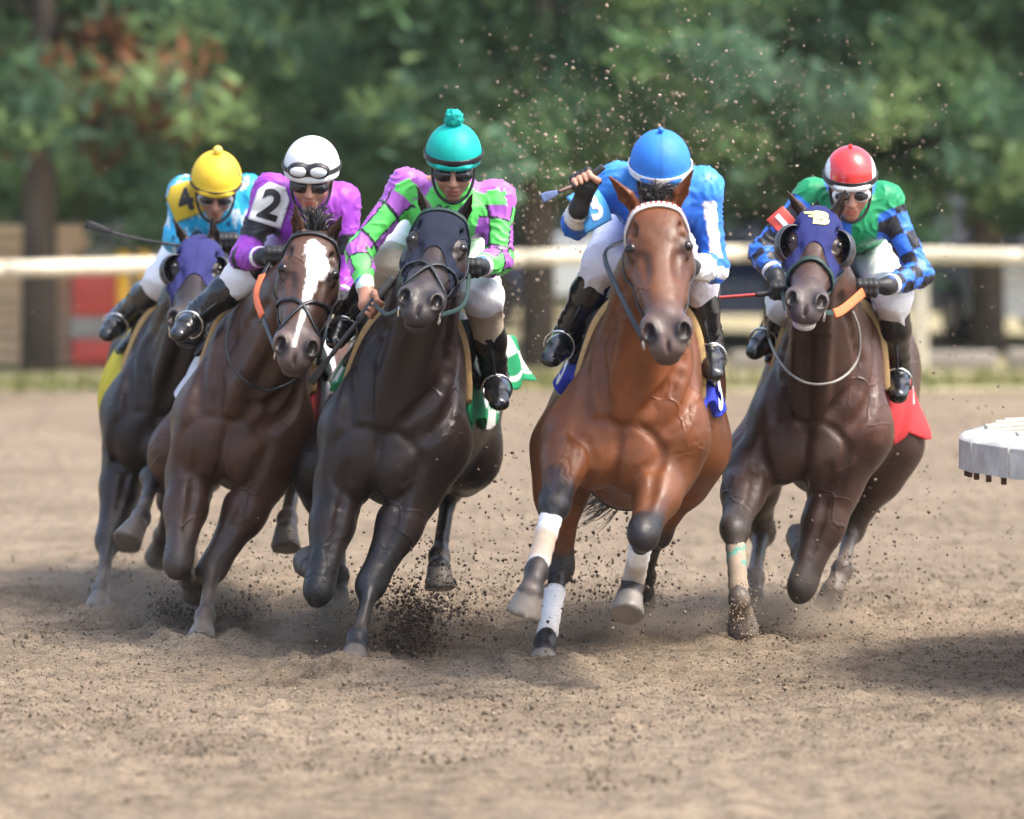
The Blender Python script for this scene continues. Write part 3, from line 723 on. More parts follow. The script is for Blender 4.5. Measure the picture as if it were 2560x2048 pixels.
def leg_wrap(hb, leg, seg, t0, t1, r, cols, name='leg_wrap', d0=0):
    ch = hb['J'][leg]; a, b = ch[seg], ch[seg + 1]; n = 13; pts = [lerp(a, b, t) for t in np.linspace(t0, t1, n)]
    rr = [r * (1 + .05 * math.sin(i * 2.1)) * (1 + .10 * abs(i / (n - 1) - .5)) for i in range(n)]
    V, Q = tube_vq(pts, rr, 18); c = np.zeros((len(V), 3))
    ty = np.repeat(np.linspace(0, 1, n), 18); ang = np.tile(np.arange(18), n)
    for k in range(len(V)): c[k] = cols(ty[k], ang[k])
    mobj(name, V, Q, M_cloth, hb['root'], c)
def lc(*stops):
    def f(t, a):
        ts = [s[0] for s in stops]; return A(*[np.interp(t, ts, [s[1][k] for s in stops]) for k in range(3)])
    return f
WHT, DST = (.74, .74, .73), (.42, .34, .26)
hA, hB, hC, hD, hE = HB
def check_cloth(c1, c2, n=.085):
    def f(L): 
        k = (np.floor(L[:, 1] / n + 50) + np.floor((L[:, 2] + np.abs(L[:, 0]) * .3) / n + 50)) % 2
        return np.where(k[:, None] > .5, A(*c1), A(*c2))
    return f
def plain_cloth(c1, band=None, bc=None):
    def f(L):
        c = np.tile(A(*c1), (len(L), 1))
        if band is not None: c[(L[:, 2] < band)] = A(*bc)
        return c
    return f
if hA:
    add_hood(hA, (.030, .032, .13), .285, .10, eye=(.05, .06, .055), cups=dict(r=.058, mat=M_plastic))
    bridle(hA, material('worn_strap', (.09, .075, .06), .5, var=.5, vscale=60), fig8=False, off=.007)
    saddle_set(hA, plain_cloth((.62, .50, .02)), zlo=-.22, y1=.7)
if hB:
    bridle(hB, M_black, M_black, fig8=True); saddle_set(hB, lambda L: np.where((L[:, 1] < .16)[:, None], A(.55, .05, .06), A(.70, .70, .74)), zlo=-.12)
if hC:
    add_hood(hC, (.012, .016, .032), .262, .135, top=.03, eye=(.052, .07, .06)); bridle(hC, M_black, M_green_strap, fig8=True, off=.007)
    saddle_set(hC, lambda L: np.where((L[:, 1] < .22)[:, None], A(.0, .22, .085), check_cloth((.75, .76, .76), (.0, .24, .09), .1)(L)), zlo=-.05, y1=.5, zl=-.02)
    # flying corner of the cloth behind the boot
    n = 22; G = np.array([[lerp(lerp(P(1238, 850, 20.95), P(1286, 842, 21.2), u), lerp(P(1246, 985, 20.9), P(1338, 946, 21.25), u), v) + A(.012 * math.sin(9 * u + 4 * v), .03 * math.sin(7 * u), .010 * math.sin(11 * u)) for u in np.linspace(0, 1, n)] for v in np.linspace(0, 1, n)]).reshape(-1, 3)
    qd = np.array([(i * n + j, i * n + j + 1, i * n + n + j + 1, i * n + n + j) for i in range(n - 1) for j in range(n - 1)])
    uv = np.array([(u, v) for v in np.linspace(0, 1, n) for u in np.linspace(0, 1, n)])
    gr = ((np.floor(uv[:, 0] * 2.4 + .3) + np.floor(uv[:, 1] * 2.8)) % 2 == 0) & (uv[:, 1] < .8) | (uv[:, 1] > .84)
    fl = mobj('cloth_corner', G, qd, M_cloth, hC['root'], np.where(gr[:, None], A(0, .24, .09), A(.76, .77, .77)))
    md = fl.modifiers.new('thick', 'SOLIDIFY'); md.thickness = .004
if hD:
    M_brow = material('white_browband', (.75, .73, .70), .4, var=.05); bridle(hD, M_black, M_brow, bwid=.026)
    H = hD['H']     # red squares along the browband
    q = catmull(H.pts([(-.108, .085, -.05), (-.075, .07, 0), (0, .055, .02), (.075, .07, 0), (.108, .085, -.05)]), 5); q, g = hD['S'].proj(q, .013)
    prt = []
    for i in range(1, len(q) - 1):
        t = nz(q[i + 1] - q[i - 1]); sd = np.cross(t, g[i]); prt.append((np.array([q[i] + t * a + sd * b for a, b in ((-.004, -.006), (.004, -.006), (.004, .006), (-.004, .006))]), [(0, 1, 2, 3)]))
    v, qq = merge(prt); mobj('browband_studs', v, qq, material('red_stud', (.45, .05, .04), .4), hD['root'])
    saddle_set(hD, plain_cloth((.012, .03, .42)), zlo=-.01, y1=.5)
    leg_wrap(hD, 'rf', 1, .20, .95, .0395, lc((0, WHT), (.28, WHT), (.38, (.50, .38, .27)), (.9, (.50, .40, .31)), (.93, WHT), (1, WHT)))
    leg_wrap(hD, 'lf', 1, .24, .90, .0395, lc((0, WHT), (.3, WHT), (.5, (.45, .38, .32)), (1, (.52, .46, .42))))
    leg_wrap(hD, 'rh', 1, .30, .97, .039, lc((0, WHT), (.5, WHT), (1, (.52, .48, .45))))
if hE:
    add_hood(hE, (.022, .028, .12), .238, .16, top=-.01, eye=(.05, .062, .055), cups=dict(r=.066, mat=M_plastic))
    bridle(hE, M_green_strap, None, nose=M_green_strap, off=.007); saddle_set(hE, plain_cloth((.60, .03, .035)), zlo=-.18, y1=.62, zl=.08)
    H = hE['H']; tv, tt = text_tris('B', .105, .007); tv[:, :2] *= A(.95, 1); prt = [(tv, tt.tolist())]
    for pl in ([(-.062, .040), (-.050, .034), (.0, .036), (.0, .020), (-.045, .020), (-.056, .026)], [(-.040, .006), (-.032, -.002), (-.004, -.004), (-.004, .012), (-.034, .012)]): prt.append((np.array([(x - .012, y, 0) for x, y in pl]), [tuple(range(len(pl)))]))
    v, q = merge(prt); tr = np.array([(f[0], f[i], f[i + 1]) for f in q for i in range(1, len(f) - 1)]); v, tr = subdiv_tris(v, tr, .012)
    for nm, zo, cc, gw in (('emblem', .0075, (.72, .74, .22), 1.),):
        X = H.pts(np.stack([v[:, 0] * gw + .012, .112 - v[:, 1] * gw, np.full(len(v), .02)], 1)); X, g_ = hE['S'].proj(X, zo)
        mobj(nm, X, tr, material('emblem_yellow', cc, .6, var=.08), hE['root'])
    leg_wrap(hE, 'rf', 1, .22, .92, .0375, lambda t, a: A(.30, .235, .17) if t > .48 else (A(.10, .32, .26) if (int(t * 26 + a * .35) % 3 == 0) else A(.40, .30, .22)))
def cloth_numeral(hb, txt, side, y, z, size, off):
    T = hb['T']; tv, tt = text_tris(txt, size, .03 * size); tv, tt = subdiv_tris(tv * A(1, 1, 0), tt, .015)
    X = T.pts(np.stack([np.full(len(tv), side * .34), y + side * tv[:, 0], z + tv[:, 1]], 1)); X, _ = hb['S'].proj(X, off); mobj('cloth_numeral', X, tt if side > 0 else tt[:, ::-1], M_white, hb['root'])
if hD: cloth_numeral(hD, '3', 1, .34, .10, .26, .026); cloth_numeral(hD, '3', -1, .34, .10, .26, .026)
if hE: cloth_numeral(hE, '1', 1, .50, .06, .26, .020)
# yokes and hanging rein ends
def chest_cord(hb, name, px, Y, r, mat, off=.011):
    q = []; O = hb['T'].o[1]; Ys = np.linspace(O - .78, O + .35, 240)
    for x, y in px:                                   # hangs against the front of the neck and breast
        d = hb['S'].ev(np.array([P(x, y, t) for t in Ys])); i = np.argmax(d < off + .012) if (d < off + .012).any() else np.argmin(d); q.append(P(x, y, Ys[i]))
    tube(name, catmull(q, 8), r, mat, hb['root'])
if hB: chest_cord(hB, 'rein_loop', [(578, 800), (566, 850), (574, 905), (610, 950), (660, 975), (700, 968), (738, 950)], 20.9, .006, M_black)
if hE: chest_cord(hE, 'neck_cord', [(1921, 800), (1924, 850), (1950, 905), (1985, 942), (2030, 960), (2085, 955), (2128, 925), (2148, 880), (2146, 820), (2132, 780)], 20.7, .0055, material('grey_cord', (.30, .29, .26), .7))
# forelocks and tails
def forelock(hb, n, up, spread, ln, back=.3):
    H = hb['H']; ps = []
    for i in range(n):
        x = rnd.gauss(0, spread); b = H(x * .6, .015 + rnd.uniform(-.02, .03), -.005 - abs(x) * .3)
        d = nz(A(0, 0, 1) * up + H.ax[:, 2] * .5 + H.ax[:, 0] * (x * 9 + rnd.gauss(0, .25)) + A(0, back, 0)); l = ln * rnd.uniform(.6, 1.15)
        ps.append([b - d * .02, b + d * l * .45, b + d * l * .8 + A(rnd.gauss(0, .012), back * .06, -l * .05), b + d * l + A(rnd.gauss(0, .025) + x * .5, back * .12, -l * .28)])
    hair('forelock', hb['root'], ps, .006)
def mane(hb, n, side):
    T, H = hb['T'], hb['H']; ps = []
    bs = hb['S'].proj([lerp(H(0, -.02, -.05), T(0, -.12, .34), i / n) + A(rnd.gauss(0, .008), 0, .015 * math.sin(i / n * 3.1)) for i in range(n)], .002, 4)[0]
    for i in range(n):
        b = bs[i]
        l = rnd.uniform(.10, .17); ps.append([b - A(0, 0, .01), b + A(side * .02, .02, .02), b + A(side * .06, .05, -.02), b + A(side * (.08 + rnd.gauss(0, .02)), .07, -l * .6)])
    hair('mane', hb['root'], ps, .008)
def tail(hb, n, pts, wd=.05):
    ps = []
    for i in range(n):
        o = A(rnd.gauss(0, 1), rnd.gauss(0, 1), rnd.gauss(0, 1)) * wd; k = rnd.uniform(.75, 1.05); m = len(pts)
        ps.append([np.asarray(p) + o * (.3 + 1.2 * j / m) * (1 if j else .3) + (np.asarray(pts[-1]) - np.asarray(p)) * 0 for j, p in enumerate(pts)])
    hair('tail', hb['root'], ps, .008)
for hb in HB:
    if hb: mane(hb, 60, -1)
    if hb and hb is not hD: T = hb['T']; tail(hb, 90, [T(0, 1.46, .13), T(0, 1.62, .10), T(0, 1.78, -.05), T(.02, 1.85, -.3), T(.03, 1.88, -.5)])
if hB: forelock(hB, 170, .75, .028, .12)
if hD: forelock(hD, 150, 1.0, .026, .085, .1); tail(hD, 120, [hD['T'](0, 1.46, .13), P(1600, 900, 21.25), P(1580, 1080, 21.4), P(1540, 1215, 21.4), P(1490, 1262, 21.35), P(1450, 1270, 21.3)], .035)
# ------------------------------------------------------------------ jockeys
def dist_seg(V, a, b):
    t = np.clip(((V - a) @ (b - a)) / ((b - a) @ (b - a)), 0, 1); return np.linalg.norm(V - (a + t[:, None] * (b - a)), axis=1), t
def add_hand(S, wr, c, bar, outd, sg=1, r=.0092, full=True, k=.006):
    """closed hand round a bar through c: palm on the side outd, fingers curling back round it, thumb across"""
    bar = nz(bar); o = nz(outd - bar * np.dot(outd, bar)); q = np.cross(bar, o); rb = .016
    pc = c + o * .022
    S.econe(pc - bar * .030 + q * .006, pc + bar * .030 + q * .006, (.014, .030), (.013, .027), o, .015)
    S.econe(wr, pc + q * .018, (.024, .030), (.018, .034), o, .02)
    for i in range(4):
        b0 = c + bar * sg * (.030 - i * .0205); L_ = (.94, 1.03, 1.0, .86)[i]
        pts = [b0 + (o * math.cos(a) + q * math.sin(a)) * (rb + r * 1.0) * (1.12 if j == 1 else 1.0) for j, a in enumerate((-.5, -1.35, -2.35, -2.35 - .75 * L_))]
        m = 4 if full else 2
        S.chain(pts[:m], [r * 1.12, r * 1.1, r, r * .86][:m], o, k)
    bs = bar * sg; t0 = pc + bs * .028 + q * .018; t1 = c + bs * .046 + q * .022; t2 = c + bs * .040 - o * .016 + q * .012; t3 = c + bs * .030 - o * .026 - q * .006
    S.chain([t0, t1, t2, t3][:4 if full else 2], [.0125, .0115, .0105, .009][:4 if full else 2], o, .008)
class mk_drape:
    """a stiff patch lying on the sleeve: nearly flat, pushed out wherever the cloth would come through"""
    def __init__(s, S, c, u, v):
        s.S = S; q, g = S.proj([c], 0., 10); s.c = q[0]; n = np.cross(u, v); s.n = nz(n if n[1] < 0 else -n); s.n = nz(s.n * .7 + g[0] * .5)
        s.u = nz(u - s.n * u.dot(s.n)); s.v = nz(v - s.n * v.dot(s.n) - s.u * v.dot(s.u))
    def __call__(s, uv, off, lift=0.):
        X = s.c + uv[:, :1] * s.u + uv[:, 1:2] * s.v - s.n * (np.sum(uv ** 2, 1) * 3.6)[:, None]
        h = np.zeros(len(X))
        for _ in range(12): h = np.maximum(h, h + (off - s.S.ev(X + s.n * h[:, None])))
        s.k = getattr(s, 'k', h.max() * .35); k = s.k; return X + s.n * (np.maximum(h, k) + lift)[:, None]
def badge(S, c, u, v, wd, ht, text, bg, fg, parent, ts, shape='round', n=17, off=.006):
    c = np.asarray(c, float); u = nz(u); v = nz(v - u * np.dot(u, v))
    uv = np.array([(a, b) for b in np.linspace(-.5, .5, n) for a in np.linspace(-.5, .5, n)])
    q = np.array([(i * n + j, i * n + j + 1, i * n + n + j + 1, i * n + n + j) for i in range(n - 1) for j in range(n - 1)])
    f = .5 - np.abs(uv[:, 0]) ** 1 - np.clip(uv[:, 1] - .22, 0, 1) * (.9 if shape == 'round' else 0) - .001 + .0
    f = np.minimum(f, .5 - np.abs(uv[:, 1])) + .012
    X = c + uv[:, :1] * wd * u + uv[:, 1:] * ht * v
    drape = mk_drape(S, c, u, v); X = drape(uv * A(wd, ht), off)
    g = drape.n; flip = np.dot(np.cross(u, v), g) < 0
    V2, T2 = clip(X, q, f)
    if flip: T2 = T2[:, ::-1]
    V2, T2 = shell(V2, T2, .003); mobj('number_badge', V2, T2, material('badge_%.2f_%.2f_%.2f' % bg, bg, .5, var=.06), parent)
    tv, tt = text_tris(text, ts, .035 * ts); tv, tt = subdiv_tris(tv[:, :3] * A(1, 1, 0), tt, .012)
    X = drape(tv[:, :2], off, .0065)
    if flip: tt = tt[:, ::-1]
    mobj('badge_numeral', X, tt, material('ink_%.2f_%.2f_%.2f' % fg, fg, .5, var=.05), parent)
def build_jockey(sp):
    p, yw, rl = math.radians(sp['pitch']), math.radians(sp.get('yaw', 0)), math.radians(sp.get('roll', 0))
    fd = A(math.sin(yw) * math.cos(p), -math.cos(yw) * math.cos(p), -math.sin(p)); ex = A(math.cos(yw), math.sin(yw), 0); up = np.cross(ex, fd)
    if up[2] < 0: up = -up
    ex, up = ex * math.cos(rl) - up * math.sin(rl), up * math.cos(rl) + ex * math.sin(rl)
    Rh = np.stack([ex, fd, up], 1); hc = P(*sp['helm']) - up * .060; Hf = Frame(hc, Rh)
    J = {k: P(*v) for k, v in sp['j'].items()}
    pel = J['pel']; chest = (J['shL'] + J['shR']) / 2 + A(0, .06, -.05); lat = nz(J['shR'] - J['shL'])
    hip = {s: pel + lat * (.095 * (-1 if s == 'L' else 1)) - A(0, .02, .05) for s in 'LR'}
    hcol = {}
    # ---- skin: one continuous figure under the clothes
    B = SDF(); E = lambda c, r, k, op='+': B.ell(Hf(*c), r, Rh, k, op)
    E((0, -.012, .028), (.074, .094, .100), .04); E((0, .022, -.045), (.060, .068, .062), .04)
    E((0, .066, -.098), (.026, .022, .022), .03)
    for s in (-1, 1):
        E((s * .040, .058, -.032), (.026, .026, .024), .02); E((s * .034, .084, .018), (.030, .012, .010), .015)
        E((s * .034, .090, -.004), (.016, .010, .011), .008, '-'); E((s * .034, .078, -.004), (.0135, .0125, .0125), .004)
        E((s * .075, -.004, -.012), (.012, .020, .031), .012); E((s * .013, .098, -.040), (.009, .010, .008), .008)
    B.econe(Hf(0, .090, .008), Hf(0, .112, -.036), (.009, .010), (.014, .013), ex, .012)
    E((0, .086, -.066), (.024, .014, .0075), .008); E((0, .084, -.079), (.022, .013, .0085), .008); E((0, .100, -.0725), (.024, .012, .0022), .004, '-')
    neck = lerp(J['shL'], J['shR'], .5) + A(0, .03, .01)
    B.econe(Hf(0, -.02, -.06), neck, .052, .062, ex, .04)
    B.econe(chest, pel, (.145, .085), (.125, .09), lat, .08); B.econe(J['shL'], J['shR'], .05, .05, (0, 0, 1), .06)
    for s in 'LR':
        sh, el, wr = J['sh' + s], J['el' + s], J['wr' + s]
        B.chain([sh, el, wr], [.045, .036, .026], lat, .03); g = sp['grip' + s]; c = P(*g[0])
        add_hand(B, wr, c, A(*g[1]), A(*g[2]), g[3] if len(g) > 3 else 1)
        kn, an, to = J['kn' + s], J['an' + s], J['to' + s]
        B.chain([hip[s], kn, an, to], [.075, .05, .035, .025], lat, .03)
    fine = [(hc - .16, hc + .16, .0055)]
    for s in 'LR':
        c = P(*sp['grip' + s][0])
        if sp.get('bare' + s): fine.append((c - .075, c + .075, .0042))
    V, Q = B.mesh(.0200, fine); L = Hf.loc(V); sk = A(*sp.get('skin', (.42, .21, .13))); col = np.tile(sk, (len(V), 1))
    def mix(wt, c):
        nonlocal col
        wt = np.clip(wt, 0, 1)[:, None]; col = col * (1 - wt) + A(*c) * wt
    near = (np.linalg.norm(L, axis=1) < .2)
    mix(near * sst(.020, .010, np.linalg.norm((L - A(0, .092, -.072)) / A(1.6, 1, .75), axis=1)), sk * A(1.0, .55, .55))
    mix(near * sp.get('beard', .25) * sst(-.05, -.075, L[:, 2]) * (L[:, 1] > .0), sk * .35)
    mix(near * sst(.02, .03, np.abs(L[:, 0])) * .0, sk)
    V0 = A(pel[0], pel[1], pel[2])
    root = mobj('person', V - V0, Q, M_skin, None, col); root.location = V0; root.matrix_world = Matrix.Translation(Vector(V0))
    setp(root, sp['label'], 'jockey', 'jockeys riding in the race')
    # ---- silks
    S = SDF()
    waist = lerp(chest, pel, .80)
    S.econe(chest + A(0, -.02, -.01), waist, (.166, .112), (.150, .120), lat, .08)
    S.ell(chest + A(0, -.07, -.03), (.15, .10, .11), np.stack([lat, A(0, 1, 0), A(0, 0, 1)], 1), .08)
    S.econe(neck + A(0, .02, .0), Hf(0, -.03, -.075), .085, .060, ex, .05)
    for s in 'LR':
        sh, el, wr = J['sh' + s], J['el' + s], J['wr' + s]
        S.econe(sh, el, (.061, .063), (.050, .052), lat, .05); S.econe(el, lerp(el, wr, .45), (.050, .052), (.046, .048), lat, .03)
        S.econe(lerp(el, wr, .45), lerp(el, wr, .97), (.046, .048), (.035, .037), lat, .02)
        S.ell(sh, (.064, .068, .062), k=.06)
    Vs, Qs = S.mesh(sp.get('svox', .0085)); N = vnormals(Vs, Qs)
    # folds: creases across bent sleeves and along the drawn cloth
    amp = np.full(len(Vs), .0035); ph = fbm(Vs * 9, 2) * 2.2
    w1 = 1 - np.abs(np.sin(Vs @ nz(A(.5, .5, 1.0)) * 44 + ph * 3.2)); w2 = 1 - np.abs(np.sin(Vs @ nz(A(-1, .3, .6)) * 36 + ph * 3.4 + 1))
    msk = sst(-.25, .55, fbm(Vs * 7 + 4, 2)); dis = (w1 ** 2 * msk + w2 ** 2 * (1 - msk)) * .0070 - .0025 + .004 * fbm(Vs * 10, 2)
    tt = {}; dd = {}
    for s in 'LR':
        d1, t1 = dist_seg(Vs, J['sh' + s], J['el' + s]); d2, t2 = dist_seg(Vs, J['el' + s], J['wr' + s])
        tt[s] = np.where(d1 < d2, t1, 1 + t2); dd[s] = np.minimum(d1, d2)
        dis *= 1 - .7 * (dd[s] < .09) * sst(1.75, 1.95, tt[s])
    Vs = Vs + N * dis[:, None]
    dt, _ = dist_seg(Vs, chest, waist)
    arm = {s: ((dd[s] - .062) < (dt - .150)) & (tt[s] > .02) | ((dd[s] < .10) & (tt[s] > .6)) for s in 'LR'}
    ang = {}
    for s in 'LR':
        w1_ = nz(J['el' + s] - J['sh' + s]); w2_ = nz(J['wr' + s] - J['el' + s]); w_ = np.where((tt[s] < 1)[:, None], w1_, w2_)
        a0 = np.where((tt[s] < 1)[:, None], J['sh' + s], J['el' + s]); r = Vs - a0; r = r - (r * w_).sum(1, keepdims=True) * w_
        f0 = A(0, -1, 0) - w_ * (w_ @ A(0, -1, 0))[:, None]; f0 /= np.maximum(np.linalg.norm(f0, axis=1, keepdims=True), 1e-6); g0 = np.cross(w_, f0)
        ang[s] = np.arctan2((r * g0).sum(1), (r * f0).sum(1))
    ctx = dict(V=Vs, J=J, tt=tt, arm=arm, ang=ang, chest=chest, waist=waist, neck=neck, lat=lat, dd=dd)
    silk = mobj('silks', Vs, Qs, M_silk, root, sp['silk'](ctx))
    # ---- breeches, boots
    Bq = SDF(); Bq.ell(pel - A(0, .02, .01), (.165, .17, .15), np.stack([lat, A(0, 1, 0), A(0, 0, 1)], 1), .06); Bq.econe(waist, pel, (.13, .10), (.15, .13), lat, .06)
    for s in 'LR':
        kn, an = J['kn' + s], J['an' + s]
        Bq.econe(hip[s], kn, (.115, .115), (.074, .074), lat, .06); Bq.econe(kn, lerp(kn, an, max(.28, sp.get('boottop', .16) + .08)), .074, .062, lat, .04)
    v, q = Bq.mesh(.0125); n_ = vnormals(v, q); ph = fbm(v * 8, 2)
    v = v + n_ * ((1 - np.abs(np.sin(v @ nz(A(.3, .8, 1)) * 42 + ph * 2))) ** 2 * .007 - .002)[:, None]
    bc = np.tile(A(*sp.get('breeches', (.80, .80, .83))), (len(v), 1))
    if 'knee' in sp:
        for s in 'LR':
            kn, an = J['kn' + s], J['an' + s]; d, t = dist_seg(v, kn, lerp(kn, an, .6)); along = (v - kn) @ nz(an - kn); d2, t2 = dist_seg(v, lerp(hip[s], kn, .8), kn)
            bc[(d < .12) & (along > (.035 if s == 'R' else -.02)) | ((d2 < .1) & (t2 > .35) & (s == 'L'))] = A(*sp['knee'])
    mobj('breeches', v, q, M_breech, root, bc)
    for s in 'LR':
        kn, an, to = J['kn' + s], J['an' + s], J['to' + s]; b = SDF(); k2 = lerp(kn, an, sp.get('boottop', .16))
        wv = nz(an - kn); tv = nz(to - an)
        b.chain([k2, lerp(kn, an, max(.42, sp.get('boottop', .16) + .12)), lerp(kn, an, .8), an], [.0665, .066, .052, .047], lat, .02)
        b.chain([an, lerp(an, to, .55), to], [(.046, .050), (.044, .036), (.036, .028)], lat, .025)
        b.ell(an - tv * .035 + wv * .025, (.038, .038, .038), k=.03)
        v, q = b.mesh(.0090); n_ = vnormals(v, q); d, t = dist_seg(v, kn, an)
        v = v + n_ * (sst(.55, .95, t) * (.5 + .5 * np.sin(t * 60 + 2 * fbm(v * 10, 1))) * .005)[:, None]
        bo = mobj('boot', v, q, M_boot, root)
        # stirrup iron under the ball of the foot
        pc = lerp(an, to, .62); ax_ = tv; sd = nz(np.cross(ax_, wv)); upv = np.cross(sd, ax_)
        if upv[2] < 0: upv = -upv
        a_ = np.linspace(0, 2 * math.pi, 25)[:-1]
        lp = [pc + sd * .058 * math.cos(t) + upv * (.062 * math.sin(t) + .022 if math.sin(t) > -.5 else -.012) for t in a_]
        v, q = tube_vq(np.array(lp), .0042, 8, True); st_ = mobj('stirrup', v, q, M_metal, root)
        tube('stirrup_leather', [pc + upv * .085, lerp(pc + upv * .085, kn + A(0, .05, -.02), .6)], .007, M_black, root)
    # ---- gloves
    for s in 'LR':
        gl = sp.get('glove' + s)
        if gl:
            gS = SDF(); add_hand(gS, lerp(J['wr' + s], P(*sp['grip' + s][0]), .0), P(*sp['grip' + s][0]), A(*sp['grip' + s][1]), A(*sp['grip' + s][2]), (sp['grip' + s] + (1,))[3], r=.0118, full=(gl == 'full'))
            w0 = J['wr' + s]; gS.econe(w0 + nz(J['el' + s] - w0) * .035, w0, .034, .033, lat, .02)
            gS.p = [(f, l - .004, h + .004, k, o) for f, l, h, k, o in gS.p]
            v, q = gS.mesh(.0052); v = v + vnormals(v, q) * .0028; mobj('glove', v, q, M_glove, root)
            mobj('cuff', *tube_vq([w0 + nz(J['el' + s] - w0) * .030, w0 + nz(J['el' + s] - w0) * .048], .043, 16), M_white, root)
    # ---- helmet with cover, band and bobble
    hm = SDF(); hcx = sp.get('hs', 1.0)
    hm.ell(Hf(0, -.006, .052), A(.108, .128, .118) * hcx, Rh, .02)
    hm.econe(Hf(0, .075, .040), Hf(0, .118, .036), (.082 * hcx, .016), (.066 * hcx, .010), ex, .02)
    v, q = hm.mesh(.0085); l = Hf.loc(v); f = l[:, 2] - .022 + .10 * np.clip(-l[:, 1], 0, 1) * 1.0
    v, t = clip(v, q, f); l = Hf.loc(v); hc_ = np.tile(A(*sp['cap']), (len(v), 1))
    if sp.get('capshell'): hc_[(np.abs(l[:, 0]) > .082) | (l[:, 2] < .05)] = A(*sp['capshell'])
    if sp.get('seam'): hc_ *= (1 - .25 * np.exp(-(l[:, 0] / .002) ** 2))[:, None]
    he = mobj('helmet', v, t, M_helm if not sp.get('glossy') else material('glossy_cap', attr=True, rough=.18, spec=.6, var=.03, vscale=20, coat=.4), root, hc_)
    md = he.modifiers.new('solid', 'SOLIDIFY'); md.thickness = .008; md.offset = -1
    bz = sp.get('band', .055); z0, z1 = bz - sp.get('bandw', .011), bz + sp.get('bandw', .011)
    bS = SDF(); bS.ell(Hf(0, -.006, .052), A(.1115, .1315, .1215) * hcx, Rh, .02); bv, bq = bS.mesh(.010); l = Hf.loc(bv); zz = l[:, 2] + .10 * np.clip(-l[:, 1], 0, 1)
    bv, bt = clip(bv, bq, np.minimum(zz - z0, z1 - zz)); ob = mobj('helmet_band', bv, bt, sp.get('bandmat', M_black), he); md = ob.modifiers.new('solid', 'SOLIDIFY'); md.thickness = .004; md.offset = 1
    if sp.get('pom'):
        ps = SDF(); pr = sp['pom']; ps.ell(Hf(0, -.008, .172 * hcx + pr * .55), (pr, pr, pr)); v, q = ps.mesh(.0065)
        if sp.get('fluffy'): v = v + vnormals(v, q) * (fbm(v * 190, 2) * .009)[:, None]
        mobj('bobble', v, q, M_cloth if sp.get('fluffy') else M_helm, he, np.tile(A(*sp.get('pomcol', sp['cap'])), (len(v), 1)))
    # ---- goggles, chin strap
    def goggles(cy, cz, frm, par, sc_=1., nm='goggles', lens=M_lens, oy=0):
        g = SDF(); fw = nz(A(0, 1, oy))
        for s in (-1, 1): g.ell(Hf(s * .034 * sc_, cy - .012, cz), A(.044, .026, .031) * sc_, Rh, .02)
        v, q = g.mesh(.007); l = Hf.loc(v); v, t = clip(v, q, l[:, 1] - (cy - .012)); o = mobj(nm, v, t, frm, par)
        g = SDF()
        for s in (-1, 1): g.ell(Hf(s * .034 * sc_, cy - .004, cz), A(.037, .022, .0235) * sc_, Rh, .012)
        v, q = g.mesh(.0065); l = Hf.loc(v); v, t = clip(v, q, l[:, 1] - (cy + .002)); mobj('lens', v, t, lens, o)
    goggles(.088, -.004, sp.get('gogmat', M_black), root)
    pts = [Hf(s * x, y, z) for s, x, y, z in ((-1, .082, .0, .02), (-1, .076, .03, -.05), (-1, .05, .06, -.10), (-1, .0, .075, -.122), (1, .05, .06, -.10), (1, .076, .03, -.05), (1, .082, .0, .02))]
    tube('chin_strap', catmull(pts, 4), .0065, M_black, root)
    sp['after'] and sp['after'](dict(root=root, S=S, Hf=Hf, J=J, he=he, ctx=ctx, goggles=goggles, sp=sp))
    return dict(root=root, J=J, S=S, Hf=Hf)
# ---- silk patterns
def silkA(c):
    V = c['V']; col = np.tile(A(.02, .40, .66), (len(V), 1)); n = fbm(V * A(38, 38, 14), 3); m = np.zeros(len(V), bool)
    for s in 'LR': m |= c['arm'][s]
    col[n > .42] = A(.62, .74, .80); col[n < -.62] = A(.01, .08, .16)
    return col
def silkB(c):
    V = c['V']; col = np.tile(A(.30, .045, .46), (len(V), 1))
    for s in 'LR':
        t = c['tt'][s]; k = c['arm'][s] & (((t > .48) & (t < .74)) | ((t > 1.0) & (t < 1.16))); col[k] = A(.012, .012, .016)
    h = V[:, 2] - c['chest'][2]
    return col
def silkC(c):
    V = c['V']; G, U, K = A(.12, .72, .13), A(.44, .12, .56), A(.02, .02, .03); col = np.tile(G, (len(V), 1))
    yk = V[:, 2] > c['neck'][2] + .005 - .25 * np.abs((V - c['neck']) @ c['lat']) + .35 * np.clip(V[:, 1] - c['neck'][1], -.02, .3)
    col[yk & (V[:, 1] > c['neck'][1] - .10)] = U
    for s in 'LR':
        t = c['tt'][s]; a = c['ang'][s] + (0 if s == 'L' else .2)
        u, v = t * 2.3 + .12 + .1 * np.sin(a), a * 1.0 / math.pi * 2 + .45 + .12 * np.sin(t * 5); cu, cv = np.floor(u), np.floor(v); fu, fv = u - cu, v - cv
        on = (cu + cv) % 2 == 0; ed = np.minimum(np.minimum(fu, 1 - fu), np.minimum(fv, 1 - fv))
        k = c['arm'][s] & (t > .18) & (t < 1.62); col[k & on] = U; col[k & (ed < .045)] = K; col[c['arm'][s] & (t >= 1.62)] = G
        col[c['arm'][s] & (t > 1.84) & (t < 1.94)] = A(.02, .16, .55); col[c['arm'][s] & (t > 1.94)] = A(.6, .75, .65)
    return col
